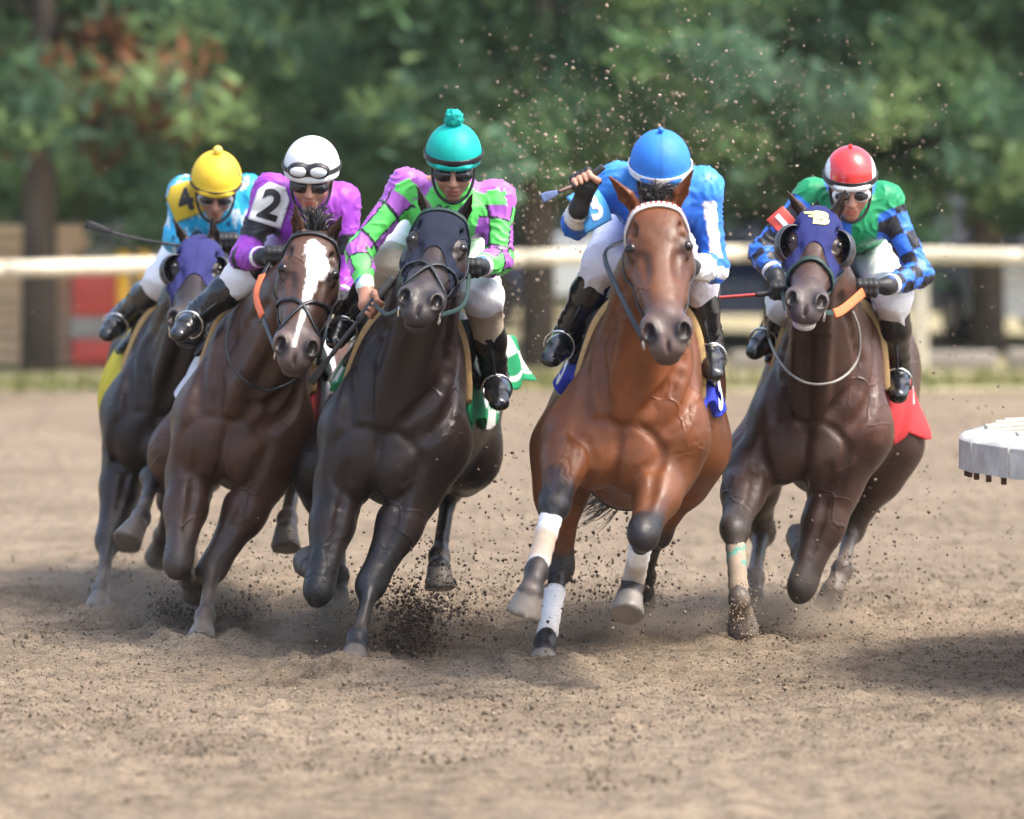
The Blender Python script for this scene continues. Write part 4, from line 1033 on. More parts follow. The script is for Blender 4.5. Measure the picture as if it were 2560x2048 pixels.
def silkD(c):
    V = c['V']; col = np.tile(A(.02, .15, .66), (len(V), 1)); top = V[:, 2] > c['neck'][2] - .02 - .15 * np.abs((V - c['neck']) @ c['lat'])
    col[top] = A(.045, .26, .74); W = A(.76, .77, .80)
    for s in 'LR':
        t = c['tt'][s]; a = c['ang'][s]; k = c['arm'][s] & (t > .22) & (t < 1.5) & (np.abs(a - (-.25 if s == 'R' else -2.3)) < .42); col[k] = W
        if s == 'L': col[c['arm'][s] & (t > 1.45)] = W
        else: col[c['arm'][s] & (t > 1.35)] = W
    return col
def silkE(c):
    V = c['V']; Bl, K, G = A(.03, .16, .70), A(.012, .013, .02), A(.004, .27, .10); col = np.tile(G, (len(V), 1))
    dn = np.linalg.norm(V - c['neck'] - A(0, -.03, .02), axis=1); col[dn < .115] = Bl; x = (V - c['chest']) @ c['lat']
    col[(np.abs(x + .02) < .03) & (V[:, 1] < c['chest'][1] - .05)] = Bl
    for s in 'LR':
        t = c['tt'][s]; a = c['ang'][s]; cu, cv = np.floor(t * 4.2), np.floor(a / math.pi * 2.5 + .2); k = c['arm'][s] & (t > .15)
        col[k] = np.where(((cu + cv) % 2 == 0)[k][:, None], Bl, K)
    return col
RB = ((-1, 0, 0), (0, .3, 1))
def gr(px): return (px,) + RB
def whip(label, pts, r, mats, cuts, flap=None):
    """riding whip: handle, shaft and flap, held in a hand"""
    pts = [P(*p) for p in pts]; o = empty('riding_whip', pts[0]); setp(o, label, 'whip', 'whips carried by the jockeys')
    q = catmull(pts, 10); n = len(q)
    names = ['handle', 'shaft', 'flap']
    for i, (a, b) in enumerate(zip(cuts[:-1], cuts[1:])):
        seg = q[int(a * (n - 1)):int(b * (n - 1)) + 1]
        if names[i] == 'flap':
            t = nz(seg[-1] - seg[0]); s = nz(np.cross(t, (0, 1, 0))); w_ = .022
            V, Q = strap_vq(seg, np.tile(A(0, -1, 0), (len(seg), 1)), np.interp(np.linspace(0, 1, len(seg)), [0, .3, 1], [.014, .026, .036]), .004); mobj('flap', V, Q, mats[i], o)
        else: tube(names[i], seg, r[i], mats[i], o, 10)
    return o
M_wgrip = material('whip_grip', (.035, .033, .035), .6, var=.4, vscale=150, bump=.002, bscale=300)
M_wshaft = material('whip_shaft', (.10, .06, .05), .5, var=.3)
M_wred = material('whip_red', (.42, .05, .045), .5, var=.45, vscale=120)
M_flapb = material('whip_flap', (.16, .22, .42), .6, var=.3)
M_flapk = material('whip_flap_black', (.02, .02, .022), .5, var=.3)
def rein(hb, side, hand, mat, mid=None, r=.007, grip=None):
    a = hb['bits'][(side + 1) // 2]; pts = [a] + ([P(*m) for m in mid] if mid else [lerp(a, hand, .5) - A(0, 0, .03)]) + [hand]
    q = catmull(pts, 8); nrm = np.tile(A(side * .6, -.8, .2), (len(q), 1)); V, Q = strap_vq(q, nrm, r * 2.4, .004); o = mobj('rein', V, Q, mat, hb['root'])
    if grip:
        n = len(q); s = q[int(grip[0] * n):int(grip[1] * n)]; V, Q = strap_vq(s + A(0, -.003, 0), nrm[:len(s)], r * 4.2, .008); mobj('rein_grip', V, Q, M_orange, o)
def afterA(k):
    badge(k['S'], P(452, 498, 22.45), A(.9, 0, .35), A(-.25, 0, 1), .145, .15, '4', (.66, .47, .03), (.02, .02, .03), k['root'], .13)
    Hf = k['Hf']; tv, tt = text_tris('I', .06, .004); X = np.array([Hf(.092, .03, .11) + Hf.ax @ A(.2 * x, -.7 * x, y) for x, y, z in tv]); S = SDF(); S.ell(Hf(0, -.006, .052), A(.108, .128, .118), Hf.ax, .02); X, _ = S.proj(X, .003)
    mobj('cap_letter', X, tt, material('cap_ink', (.02, .02, .05), .5), k['he'])
    rein(hA, -1, P(545, 612, 22.25), M_black); rein(hA, 1, P(565, 610, 22.25), M_black)
def afterB(k):
    badge(k['S'], P(676, 510, 21.08), A(.93, 0, -.30), A(.30, 0, .95), .135, .165, '2', (.78, .78, .74), (.012, .012, .014), k['root'], .165)
    k['goggles'](.124, .072, M_black, k['he'], 1.12, 'spare_goggles', material('clear_lens', (.78, .8, .82), .12, .6, var=.05), .3)
    rein(hB, -1, P(680, 640, 20.9), M_black, [(660, 800, 20.5), (642, 730, 20.75)], .007, (.38, .85)); rein(hB, 1, P(835, 745, 20.95), M_black)
def afterC(k):
    rein(hC, -1, P(935, 760, 20.0), M_green_strap); rein(hC, 1, P(1175, 672, 20.0), M_green_strap, [(1160, 760, 19.75)])
def afterD(k):
    badge(k['S'], P(1512, 505, 19.2), A(.88, 0, .47), A(-.45, 0, .9), .13, .15, '3', (.07, .33, .74), (.78, .8, .82), k['root'], .135, 'square')
    rein(hD, -1, P(1560, 600, 19.1), M_black, [(1560, 755, 18.7), (1512, 640, 19.0)], .008); rein(hD, 1, P(1700, 665, 19.0), M_black)
def afterE(k):
    badge(k['S'], P(1958, 548, 20.9), A(.75, 0, .66), A(-.66, 0, .75), .085, .115, '1', (.62, .07, .05), (.8, .8, .8), k['root'], .12, 'square')
    rein(hE, -1, P(1955, 727, 20.8), M_green_strap); rein(hE, 1, P(2165, 724, 20.75), M_green_strap, [(2100, 778, 20.2)], .0085, (.35, .95))
J_SPECS = [
 dict(label='jockey in splashed turquoise silks and yellow bobble cap on the far left', helm=(541, 443, 22.40), pitch=27, yaw=2, roll=3,
  j=dict(shL=(462, 482, 22.60), elL=(438, 600, 22.55), wrL=(505, 622, 22.33), shR=(622, 480, 22.60), elR=(622, 620, 22.55), wrR=(590, 628, 22.37), pel=(540, 580, 23.25),
         knL=(408, 700, 22.65), anL=(300, 800, 22.90), toL=(266, 838, 22.75), knR=(640, 720, 22.65), anR=(665, 880, 22.95), toR=(668, 930, 22.80)),
  gripL=gr((548, 612, 22.25)), gripR=gr((570, 606, 22.23)), gloveL='full', gloveR='full', cap=(.78, .53, .035), seam=False, pom=.021, pomcol=(.82, .62, .12), silk=silkA, bandw=.007, band=.045,
  gogmat=material('goggle_frame', (.35, .37, .4), .3), after=afterA, skin=(.34, .17, .11)),
 dict(label='jockey in purple silks with black hoops and a plain white helmet', helm=(779, 413, 21.0), pitch=17, yaw=-4, roll=2,
  j=dict(shL=(678, 478, 21.2), elL=(608, 645, 21.1), wrL=(660, 642, 20.95), shR=(855, 502, 21.2), elR=(872, 690, 21.15), wrR=(850, 748, 20.98), pel=(765, 570, 21.85),
         knL=(610, 692, 21.15), anL=(492, 788, 21.22), toL=(446, 838, 21.05), knR=(892, 745, 21.35), anR=(920, 880, 21.65), toR=(925, 930, 21.5)),
  gripL=gr((690, 640, 20.9)), gripR=gr((838, 762, 20.9)), gloveL='full', gloveR='full', cap=(.80, .80, .80), silk=silkB, band=.062, bandw=.009, after=afterB, skin=(.46, .22, .15), beard=.1, hs=1.04, boottop=-.25),
 dict(label='jockey in lime green and orchid silks with a teal bobble cap', helm=(1134, 380, 20.15), pitch=19, yaw=0, roll=1,
  j=dict(shL=(1018, 468, 20.35), elL=(898, 632, 20.25), wrL=(914, 722, 20.1), shR=(1242, 498, 20.35), elR=(1248, 652, 20.28), wrR=(1196, 668, 20.1), pel=(1110, 560, 20.95),
         knL=(975, 665, 20.4), anL=(868, 800, 20.65), toL=(838, 855, 20.5), knR=(1208, 745, 20.35), anR=(1238, 945, 20.6), toR=(1248, 1010, 20.4)),
  gripL=((928, 764, 20.02), (.63, 0, .77), (0, 1, 0)), gripR=gr((1172, 672, 20.0)), bareL=True, gloveR='full', cap=(.0, .40, .34), pom=.036, fluffy=True, seam=True, silk=silkC, svox=.0062, knee=(.50, .42, .31), boottop=.42,
  after=afterC, skin=(.40, .20, .13), beard=.45),
 dict(label='jockey in royal blue and white silks raising a whip in one hand', helm=(1651, 404, 19.2), pitch=26, yaw=0, roll=0,
  j=dict(shL=(1548, 452, 19.35), elL=(1440, 560, 19.35), wrL=(1447, 522, 19.12), shR=(1758, 468, 19.35), elR=(1785, 672, 19.3), wrR=(1722, 668, 19.1), pel=(1640, 530, 20.0),
         knL=(1508, 655, 19.5), anL=(1418, 838, 19.75), toL=(1376, 900, 19.55), knR=(1742, 695, 19.45), anR=(1774, 865, 19.65), toR=(1784, 935, 19.45)),
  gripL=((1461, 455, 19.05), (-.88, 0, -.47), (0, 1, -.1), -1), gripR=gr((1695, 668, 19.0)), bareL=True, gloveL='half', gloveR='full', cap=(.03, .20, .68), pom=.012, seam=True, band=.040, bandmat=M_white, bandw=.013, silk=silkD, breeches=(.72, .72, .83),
  after=afterD, skin=(.50, .25, .17), hs=1.03),
 dict(label='jockey in green silks with blue and black checked sleeves and red cap', helm=(2126, 432, 20.85), pitch=21, yaw=0, roll=-1, hs=.96,
  j=dict(shL=(2032, 492, 21.05), elL=(1904, 632, 21.0), wrL=(1940, 692, 20.86), shR=(2212, 502, 21.05), elR=(2300, 685, 21.0), wrR=(2216, 716, 20.8), pel=(2130, 590, 21.7),
         knL=(1965, 760, 21.15), anL=(1930, 835, 21.4), toL=(1885, 882, 21.25), knR=(2232, 742, 21.05), anR=(2244, 935, 21.35), toR=(2246, 990, 21.15)),
  gripL=((1956, 727, 20.8), (-1, 0, -.05), (0, .3, 1)), gripR=gr((2166, 722, 20.72)), gloveL='full', gloveR='full', cap=(.66, .035, .035), capshell=(.70, .70, .70), glossy=True, pom=.010, band=.050, silk=silkE, svox=.0062, gogmat=M_white,
  after=afterE, skin=(.45, .21, .14)),
]
JB = [build_jockey(j) if HB[i] else None for i, j in enumerate(J_SPECS)]
if HB[0]: whip('thin black whip held out to the left by the yellow capped jockey', [(548, 628, 22.25), (430, 612, 22.30), (320, 592, 22.35), (214, 560, 22.35)], [.009, .006, .006], [M_wgrip, M_wgrip, M_flapk], [0, .3, .8, 1])
if HB[2]: whip('thick dark whip slanting down from the bare hand of the green jockey', [(985, 695, 20.05), (928, 764, 20.02), (850, 860, 20.05), (776, 957, 20.1)], [.017, .0095, .01], [M_wgrip, M_wgrip, M_flapk], [0, .48, .78, 1])
if HB[3]: whip('short whip with blue flap raised by the blue and white jockey', [(1509, 416, 19.05), (1461, 452, 19.05), (1400, 478, 19.0), (1354, 496, 19.0)], [.013, .007, .01], [M_wgrip, M_wshaft, M_flapb], [0, .5, .72, 1])
if HB[4]: whip('red and black whip pointing left from the red capped jockey', [(1985, 724, 20.8), (1920, 734, 20.8), (1840, 741, 20.8), (1752, 748, 20.8)], [.0105, .007, .007], [M_wgrip, M_wred, M_wred], [0, .48, .9, 1])
# ------------------------------------------------------------------ setting: track, rail, trees, parked cars
def dirt_material():
    m = bpy.data.materials.new('track_dirt'); m.use_nodes = True; n = m.node_tree.nodes; l = m.node_tree.links; b = n['Principled BSDF']
    g = n.new('ShaderNodeNewGeometry')
    def noise(sc_, det=5, ro=.6, vec=None):
        t = n.new('ShaderNodeTexNoise'); t.inputs['Scale'].default_value = sc_; t.inputs['Detail'].default_value = det; t.inputs['Roughness'].default_value = ro
        l.new(vec or g.outputs['Position'], t.inputs['Vector']); return t.outputs[0]
    def ramp(v, stops):
        r = n.new('ShaderNodeValToRGB'); l.new(v, r.inputs[0])
        while len(r.color_ramp.elements) < len(stops): r.color_ramp.elements.new(.5)
        for e, (p_, c) in zip(r.color_ramp.elements, stops): e.position = p_; e.color = (*c, 1)
        return r.outputs[0]
    def mul(a, b_):
        x = n.new('ShaderNodeMix'); x.data_type = 'RGBA'; x.blend_type = 'MULTIPLY'; x.inputs[0].default_value = 1; l.new(a, x.inputs[6]); l.new(b_, x.inputs[7]); return x.outputs[2]
    big = ramp(noise(.9, 4), [(.30, (.205, .160, .113)), (.55, (.258, .205, .147)), (.75, (.295, .237, .172))])
    mid = ramp(noise(9, 6, .65), [(.32, (.60, .58, .56)), (.47, (1, 1, 1)), (.70, (1.15, 1.13, 1.11))])
    fin = ramp(noise(75, 4, .7), [(.34, (.38, .36, .35)), (.47, (.95, .95, .95)), (.70, (1.25, 1.24, 1.22))])
    st = n.new('ShaderNodeMapping'); st.inputs['Scale'].default_value = (.5, 2.6, 1); l.new(g.outputs['Position'], st.inputs[0])
    har = ramp(noise(3.2, 3, .5, st.outputs[0]), [(.36, (.80, .79, .78)), (.56, (1, 1, 1)), (.72, (1.06, 1.06, 1.05))])
    l.new(mul(mul(mul(big, mid), fin), har), b.inputs['Base Color']); b.inputs['Roughness'].default_value = .95; b.inputs['Specular IOR Level'].default_value = .15
    bp = n.new('ShaderNodeBump'); bp.inputs['Distance'].default_value = .02; bp.inputs['Strength'].default_value = .9; l.new(noise(55, 6, .7), bp.inputs['Height']); l.new(bp.outputs[0], b.inputs['Normal'])
    return m
M_dirt = dirt_material()
HOOF = [hb['J'][k][4] for hb in HB if hb for k in ('rf', 'lf', 'rh', 'lh')]
ys = np.concatenate([np.arange(13.5, 23.5, .030), np.arange(23.5, 41.5, .17)]); xs = np.arange(-3.6, 3.6, .0175)
GX, GY = np.meshgrid(xs, ys); Z = np.zeros(GX.shape); p2 = np.stack([GX.ravel(), GY.ravel(), np.zeros(GX.size)], 1)
Zf = .014 * fbm(p2 * A(1.1, 1.1, 1), 2) + .007 * fbm(p2 * A(5, 5, 1) + 3, 2) + .013 * np.clip(fbm(p2 * A(17, 15, 1) + 7, 2), -.4, 1.4) + .012 * np.clip(fbm(p2 * A(42, 34, 1) + 5, 2) - .25, 0, 2)
for h in HOOF:
    if h[2] < .20:
        d = np.hypot(p2[:, 0] - h[0], (p2[:, 1] - h[1])); Zf += np.where(d < .6, -.03 * np.exp(-(d / .07) ** 2) + .05 * np.exp(-((d - .15) / .075) ** 2) * (.75 + .5 * fbm(p2 * 9, 2)), 0)
_hr = np.random.default_rng(77)
for _ in range(260):                                            # old hoofprints churned into the track
    hy = 14 + 11 * _hr.random(); hx = (_hr.random() - .5) * hy * .22; j0, j1 = np.searchsorted(ys, [hy - .35, hy + .35]); sl = slice(j0 * len(xs), j1 * len(xs))
    d = np.hypot(p2[sl, 0] - hx, (p2[sl, 1] - hy) * .8); am = _hr.uniform(.15, .6); Zf[sl] += am * (-.028 * np.exp(-(d / .06) ** 2) + .020 * np.exp(-((d - .12) / .05) ** 2))
for h, am in ((hB['J']['lf'][4], .035), (hC['J']['lf'][4], .042), (hD['J']['rh'][4], .02), (hE['J']['rf'][4], .025), (hA['J']['rf'][4], .04)):      # dirt heaped up in front of the planted feet
    d = np.hypot((p2[:, 0] - h[0] - .03) / 2.2, p2[:, 1] - h[1] + .13); m = d < .6; Zf[m] += am * np.exp(-(d[m] / .15) ** 2) * (.8 + .5 * fbm(p2[m] * A(9, 8, 1), 2))
edge = sst(3.6, 3.2, np.abs(p2[:, 0])) * sst(13.5, 13.9, p2[:, 1]) * sst(41.4, 39.5, p2[:, 1])
V = p2.copy(); V[:, 2] = Zf * edge - .03 * (1 - edge); nx = len(xs)
I = np.arange(len(ys) - 1)[:, None] * nx + np.arange(nx - 1)[None, :]; Qg = np.stack([I, I + 1, I + nx + 1, I + nx], -1).reshape(-1, 4)
setp(mobj('race_track', V, Qg, M_dirt), kind='structure')
setp(mobj('ground', A(-900, -300, -.035, 900, -300, -.035, 900, 1500, -.035, -900, 1500, -.035).reshape(4, 3), [(0, 1, 2, 3)], M_dirt), kind='structure')
M_verge = material('verge_soil', (.30, .26, .15), .95, var=.4, vscale=1.2, bump=.02, bscale=20)
setp(mobj('verge', A(-60, 41.8, -.028, 60, 41.8, -.028, 60, 120, -.028, -60, 120, -.028).reshape(4, 3), [(0, 1, 2, 3)], M_verge), kind='structure')

# crumbs lying on the track
def clods(name, pos, rad, mat, col, tet=False):
    n = len(pos); base = A(1, 0, 0, -1, 0, 0, 0, 1, 0, 0, -1, 0, 0, 0, 1, 0, 0, -1).reshape(6, 3); F = np.array([(0, 2, 4), (2, 1, 4), (1, 3, 4), (3, 0, 4), (2, 0, 5), (1, 2, 5), (3, 1, 5), (0, 3, 5)])
    if tet: base = A(1, 1, 1, -1, -1, 1, -1, 1, -1, 1, -1, -1).reshape(4, 3) * .75; F = np.array([(0, 2, 1), (0, 1, 3), (0, 3, 2), (1, 2, 3)])
    nb = len(base); r = rng.random((n, nb, 1)) * .9 + .5; a = rng.random((n, 3)) * 6.28
    ca, sa = np.cos(a), np.sin(a); Rm = np.zeros((n, 3, 3))
    Rm[:, 0, 0] = ca[:, 0] * ca[:, 1]; Rm[:, 0, 1] = -sa[:, 0]; Rm[:, 0, 2] = ca[:, 0] * sa[:, 1]; Rm[:, 1, 0] = sa[:, 0] * ca[:, 1]; Rm[:, 1, 1] = ca[:, 0]; Rm[:, 1, 2] = sa[:, 0] * sa[:, 1]; Rm[:, 2, 0] = -sa[:, 1]; Rm[:, 2, 2] = ca[:, 1]
    V = np.einsum('nij,nkj->nki', Rm, base[None] * r) * rad[:, None, None] + pos[:, None, :]
    T = (F[None] + nb * np.arange(n)[:, None, None]).reshape(-1, 3); c = np.repeat(col, nb, 0)
    return mobj(name, V.reshape(-1, 3), T, mat, None, c, smooth=False)
M_clod = material('dirt_clod', attr=True, rough=.95, spec=.1, var=.3, vscale=90)
n = 60000; py = 14.2 + 11 * rng.random(n) ** 1.2; px = (rng.random(n) - .5) * py * .22
kp = fbm(np.stack([px, py * .5, px * 0], 1) * 3.0, 2) + .5 * fbm(np.stack([px, py, px * 0], 1) * 11, 2) > rng.normal(.35, .35, n); px, py = px[kp][:16000], py[kp][:16000]; n = len(px)
rad = .0022 + .0085 * rng.random(n) ** 5; bb = rng.random((n, 1)); cc = A(.20, .158, .115) * (.55 + .8 * bb)
gz = .014 * np.clip(fbm(np.stack([px, py, px * 0], 1) * A(17, 15, 1) + 7, 2), -.4, 1.4)
o = clods('loose_dirt_crumbs', np.stack([px, py, np.maximum(gz, 0) + rad * .4], 1), rad, M_clod, cc, tet=True); setp(o, 'brown crumbs of dirt lying loose on the track', 'dirt', kind='stuff')
n = 36000; py = 16.8 + 6.5 * rng.random(n); px = (rng.random(n) - .5) * py * .215; p3 = np.stack([px, py, px * 0], 1)
ix = np.clip(np.round((px - xs[0]) / (xs[1] - xs[0])).astype(int), 0, len(xs) - 1); iy = np.clip(np.searchsorted(ys, py), 0, len(ys) - 1); gz = (Zf * edge)[iy * len(xs) + ix]
rad = .0018 + .0038 * rng.random(n) ** 3; cc = A(.25, .198, .147) * (.35 + 1.15 * rng.random((n, 1)) ** 1.3)
o = clods('track_grit', np.stack([px, py, gz + rad * .6], 1), rad, M_clod, cc, tet=True); setp(o, 'light and dark grit covering the churned track surface', 'dirt', kind='stuff')
# dirt thrown up by the hooves: spray, splashes at the feet, grit drifting behind
pos, rad, col = [], [], []
def spray(n, cx, cy, sx, sy, Y, sY, r0, r1, c, pw=3, zmin=.01):
    x = rng.normal(cx, sx, n); y = rng.normal(cy, sy, n); Yv = rng.normal(Y, sY, n); q = np.stack([(x - 1280) * Yv / FPX, Yv, CAMH - (y - HORIZ) * Yv / FPX], 1)
    q = q[q[:, 2] > zmin]; m = len(q); pos.append(q); rad.append(r0 + (r1 - r0) * rng.random(m) ** pw); col.append(A(*c) * (.55 + .9 * rng.random((m, 1))))
DK, MD, LT = (.070, .053, .042), (.15, .115, .088), (.30, .23, .17)
spray(1500, 1024, 1570, 40, 50, 20.35, .18, .003, .011, DK, 2.5); spray(300, 1075, 1490, 70, 70, 20.5, .3, .004, .011, DK, 3)
spray(500, 1120, 1510, 100, 80, 20.6, .4, .003, .010, MD); spray(350, 830, 1560, 60, 40, 20.6, .3, .003, .008, MD, 2); spray(350, 900, 1645, 90, 16, 20.1, .2, .003, .009, MD, 2)
spray(420, 440, 1530, 45, 28, 21.5, .3, .003, .008, DK, 2); spray(350, 600, 1545, 50, 26, 21.4, .3, .003, .008, DK, 2); spray(300, 560, 1430, 120, 90, 21.8, .5, .003, .008, MD)
spray(160, 300, 1460, 45, 40, 22.6, .3, .003, .007, MD, 2); spray(450, 1520, 1540, 120, 75, 20.6, .6, .003, .009, MD); spray(900, 1480, 1460, 150, 150, 20.9, .7, .003, .011, MD); spray(500, 2080, 1470, 110, 120, 21.5, .5, .003, .010, MD); spray(400, 760, 1480, 90, 110, 21.2, .5, .003, .009, MD)
spray(400, 1880, 1585, 55, 28, 20.9, .3, .003, .008, DK, 2); spray(260, 1862, 1540, 20, 40, 20.2, .1, .002, .005, LT, 2); spray(300, 2000, 1560, 90, 50, 21.2, .4, .003, .008, MD)
spray(420, 2180, 1420, 130, 140, 22, .8, .002, .009, MD); spray(300, 2400, 1150, 110, 240, 22.5, 1., .002, .007, MD); spray(520, 1250, 1350, 170, 170, 21.6, .8, .002, .008, MD)
spray(520, 1660, 330, 190, 160, 23, 1.2, .002, .0085, LT, 3); spray(420, 1330, 470, 110, 190, 23, 1.2, .002, .0075, LT, 3); spray(380, 2080, 300, 240, 150, 23.5, 1.4, .002, .006, LT, 3); spray(220, 1850, 150, 140, 90, 23.5, 1.2, .002, .0075, LT); spray(260, 1640, 380, 120, 130, 22.6, .8, .003, .011, LT, 3); spray(160, 1330, 430, 70, 140, 22.6, .8, .003, .010, LT, 3); spray(140, 2110, 300, 140, 90, 22.8, .8, .003, .009, LT, 3)
spray(160, 350, 1050, 230, 260, 23, .8, .0015, .005, LT); spray(260, 2380, 700, 130, 160, 23.5, 1., .002, .006, MD); spray(160, 1300, 850, 30, 130, 22.5, .8, .002, .007, MD)
o = clods('flying_dirt', np.concatenate(pos), np.concatenate(rad), M_clod, np.concatenate(col)); setp(o, 'clods and grit thrown into the air behind the galloping hooves', 'dirt', kind='stuff')

pos, rad, col = [], [], []                                     # fine grit, thousands of grains round each footfall
spray(9000, 1020, 1585, 58, 46, 20.45, .25, .0010, .0030, DK, 2); spray(5000, 860, 1590, 80, 38, 20.5, .25, .0010, .0028, MD, 2); spray(4000, 1150, 1560, 110, 70, 20.7, .4, .0010, .0028, MD, 2)
spray(4500, 440, 1530, 52, 32, 21.5, .3, .0010, .0028, DK, 2); spray(4000, 600, 1540, 62, 34, 21.4, .3, .0010, .0028, MD, 2); spray(2000, 300, 1465, 50, 36, 22.6, .3, .0010, .0026, MD, 2)
spray(4500, 1510, 1560, 130, 60, 20.7, .5, .0010, .0028, MD, 2); spray(4000, 1890, 1585, 62, 30, 20.9, .3, .0010, .0028, DK, 2); spray(2500, 2010, 1575, 90, 40, 21.2, .4, .0010, .0028, MD, 2)
spray(2500, 1640, 330, 200, 170, 23.4, 1.2, .0010, .0030, LT, 3); spray(1500, 1330, 480, 110, 190, 23.2, 1.2, .0010, .0030, LT, 3); spray(1500, 2080, 320, 240, 160, 23.8, 1.2, .0010, .0028, LT, 3); spray(1500, 1300, 1250, 500, 220, 22.5, 1., .0010, .0030, MD, 3)
o = clods('flying_grit', np.concatenate(pos), np.concatenate(rad), M_clod, np.concatenate(col), tet=True); setp(o, 'fine brown grit hanging in the air round every footfall', 'dirt', kind='stuff')
# drifting dust puffs at the hooves
dm = bpy.data.materials.new('dust_air'); dm.use_nodes = True; dn = dm.node_tree.nodes; dl = dm.node_tree.links; dn.remove(dn['Principled BSDF'])
pv = dn.new('ShaderNodeVolumePrincipled'); pv.inputs['Color'].default_value = (.62, .50, .38, 1); dtc = dn.new('ShaderNodeTexCoord'); dno = dn.new('ShaderNodeTexNoise'); dno.inputs['Scale'].default_value = 2.2; dno.inputs['Detail'].default_value = 4
dl.new(dtc.outputs['Object'], dno.inputs['Vector']); ln = dn.new('ShaderNodeVectorMath'); ln.operation = 'LENGTH'; dl.new(dtc.outputs['Object'], ln.inputs[0])
fo = dn.new('ShaderNodeMapRange'); fo.inputs[1].default_value = 1.0; fo.inputs[2].default_value = .25; fo.inputs[3].default_value = 0; fo.inputs[4].default_value = 1; dl.new(ln.outputs['Value'], fo.inputs[0])
nr = dn.new('ShaderNodeMapRange'); nr.inputs[1].default_value = .38; nr.inputs[2].default_value = .68; nr.inputs[3].default_value = 0; nr.inputs[4].default_value = 11.; dl.new(dno.outputs[0], nr.inputs[0])
mu = dn.new('ShaderNodeMath'); mu.operation = 'MULTIPLY'; dl.new(fo.outputs[0], mu.inputs[0]); dl.new(nr.outputs[0], mu.inputs[1]); dl.new(mu.outputs[0], pv.inputs['Density']); dl.new(pv.outputs[0], dn['Material Output'].inputs['Volume'])
_s = SDF(); _s.ell((0, 0, 0), (1, 1, 1)); dv, dq = _s.mesh(.16)
for i, (x, y, Y, rx, rz, lb) in enumerate(((470, 1510, 21.6, .42, .16, 'brown dust hanging round the hooves of the blazed horse'), (830, 1560, 20.6, .34, .17, 'brown dust low by the folded foreleg of the hooded black horse'), (1000, 1580, 20.6, .30, .16, 'brown dust behind the dark splash of dirt at the centre'), (1930, 1560, 21.1, .42, .18, 'pale dust drifting at the hooves of the rightmost horse'), (1500, 1560, 20.8, .55, .15, 'thin dust drifting behind the bay horse'), (300, 1470, 22.7, .30, .14, 'thin dust at the hooves of the leftmost horse'))):
    o = mobj('dust_puff', dv, dq, dm); o.location = P(x, y, Y); o.scale = (rx, .45, rz); setp(o, lb, 'dust', kind='stuff')
# ---- cream rail along the far side of the track, with posts
M_rail = material('cream_rail', (.60, .545, .41), .55, var=.14, vscale=5, bump=.002, bscale=12)
rl = empty('track_rail', (0, 43, 0)); setp(rl, 'cream painted wooden rail on posts along the outside of the track', 'rail')
rp = [P(-4600, 740, 34), P(-2800, 720, 36.5), P(-1400, 700, 38.5), P(-600, 688, 39.6), P(0, 673, 40.5), P(700, 657, 42), P(1300, 645, 43), P(1850, 633, 44), P(2250, 636, 44.2), P(2560, 642, 44), P(3200, 652, 43.4), P(3900, 660, 43)]
q = catmull(rp, 6)
for i in range(0, len(q) - 1, 6): tube('rail_section', q[i:i + 7], .064, M_rail, rl, 14)
for x in (-13.5, -10.2, -6.6, -4.9, -1.62, 1.72, 3.39, 5.1, 6.8):
    j = np.argmin(np.abs(q[:, 0] - x)); c = q[j] + A(0, .10, 0); v, f = box_vq(c * A(1, 1, 0) + A(-.068, -.05, -.1), c + A(.068, .05, .03), .012); mobj('post', v, f, M_rail, rl)
# low timber kerb beyond the rail
M_timber = material('grey_timber', (.26, .235, .20), .85, var=.25, vscale=6, stretch=(.3, 1, 1))
for i, x0 in enumerate((1.9, 4.3, 6.7)):
    v, f = box_vq((x0, 45.6, -.03), (x0 + 2.3, 45.8, .13 + .02 * (i % 2)), .02); o = mobj('timber_kerb', v, f, M_timber)
    setp(o, ['grey timber kerb lying behind the rail beside the right rail post', 'grey timber kerb behind the rail near the right edge', 'grey timber kerb behind the rail, farthest to the right'][i], 'kerb', 'timber kerbs edging the car park')

# ---- white safety rail at the right, a rounded end with overlapping cover panels
M_pvc = material('white_rail_cover', (.55, .54, .50), .6, var=.30, vscale=11, bump=.004, bscale=26)
M_pvctop = material('weathered_rail_top', (.46, .43, .35), .8, var=.55, vscale=9, bump=.006, bscale=40, stretch=(.4, 1, 1))
M_rust = material('rusty_bracket', (.10, .055, .035), .8, var=.4)
ir = empty('safety_rail', (3.25, 19.5, 0)); setp(ir, 'rounded end of the white safety rail at the right edge', 'rail')
Rr, cx0, cy0 = 1.6, 1.655 + 1.6, 19.5
prof = [(0, -.165), (.006, -.168), (0, -.02), (-.008, -.006), (-.022, .0), (-.12, .018), (-.13, .012), (-.02, -.016), (-.016, -.165)]
prof = [(.0, -.118), (.0, -.010), (-.008, -.002), (-.020, .006), (-.12, .032), (-.13, .022), (-.03, -.010), (-.014, -.020), (-.012, -.118)]
def arc_panel(a0, a1, pr, zt, nseg=7):
    V = []; np_ = len(pr)
    for a in np.linspace(a0, a1, nseg):
        for (r, z) in pr: V.append((cx0 - (Rr + r) * math.cos(a), cy0 - (Rr + r) * math.sin(a), zt + z))
    Q = [(i * np_ + k, i * np_ + np_ + k, i * np_ + np_ + (k + 1) % np_, i * np_ + (k + 1) % np_) for i in range(nseg - 1) for k in range(np_)]
    Q += [tuple(range(np_)), tuple((nseg - 1) * np_ + k for k in range(np_))[::-1]]
    return np.array(V), Q
ang = [-1.9, -1.45, -1.05, -.72, -.43, -.19, .0, .17, .40, .70, 1.05, 1.45, 1.9]
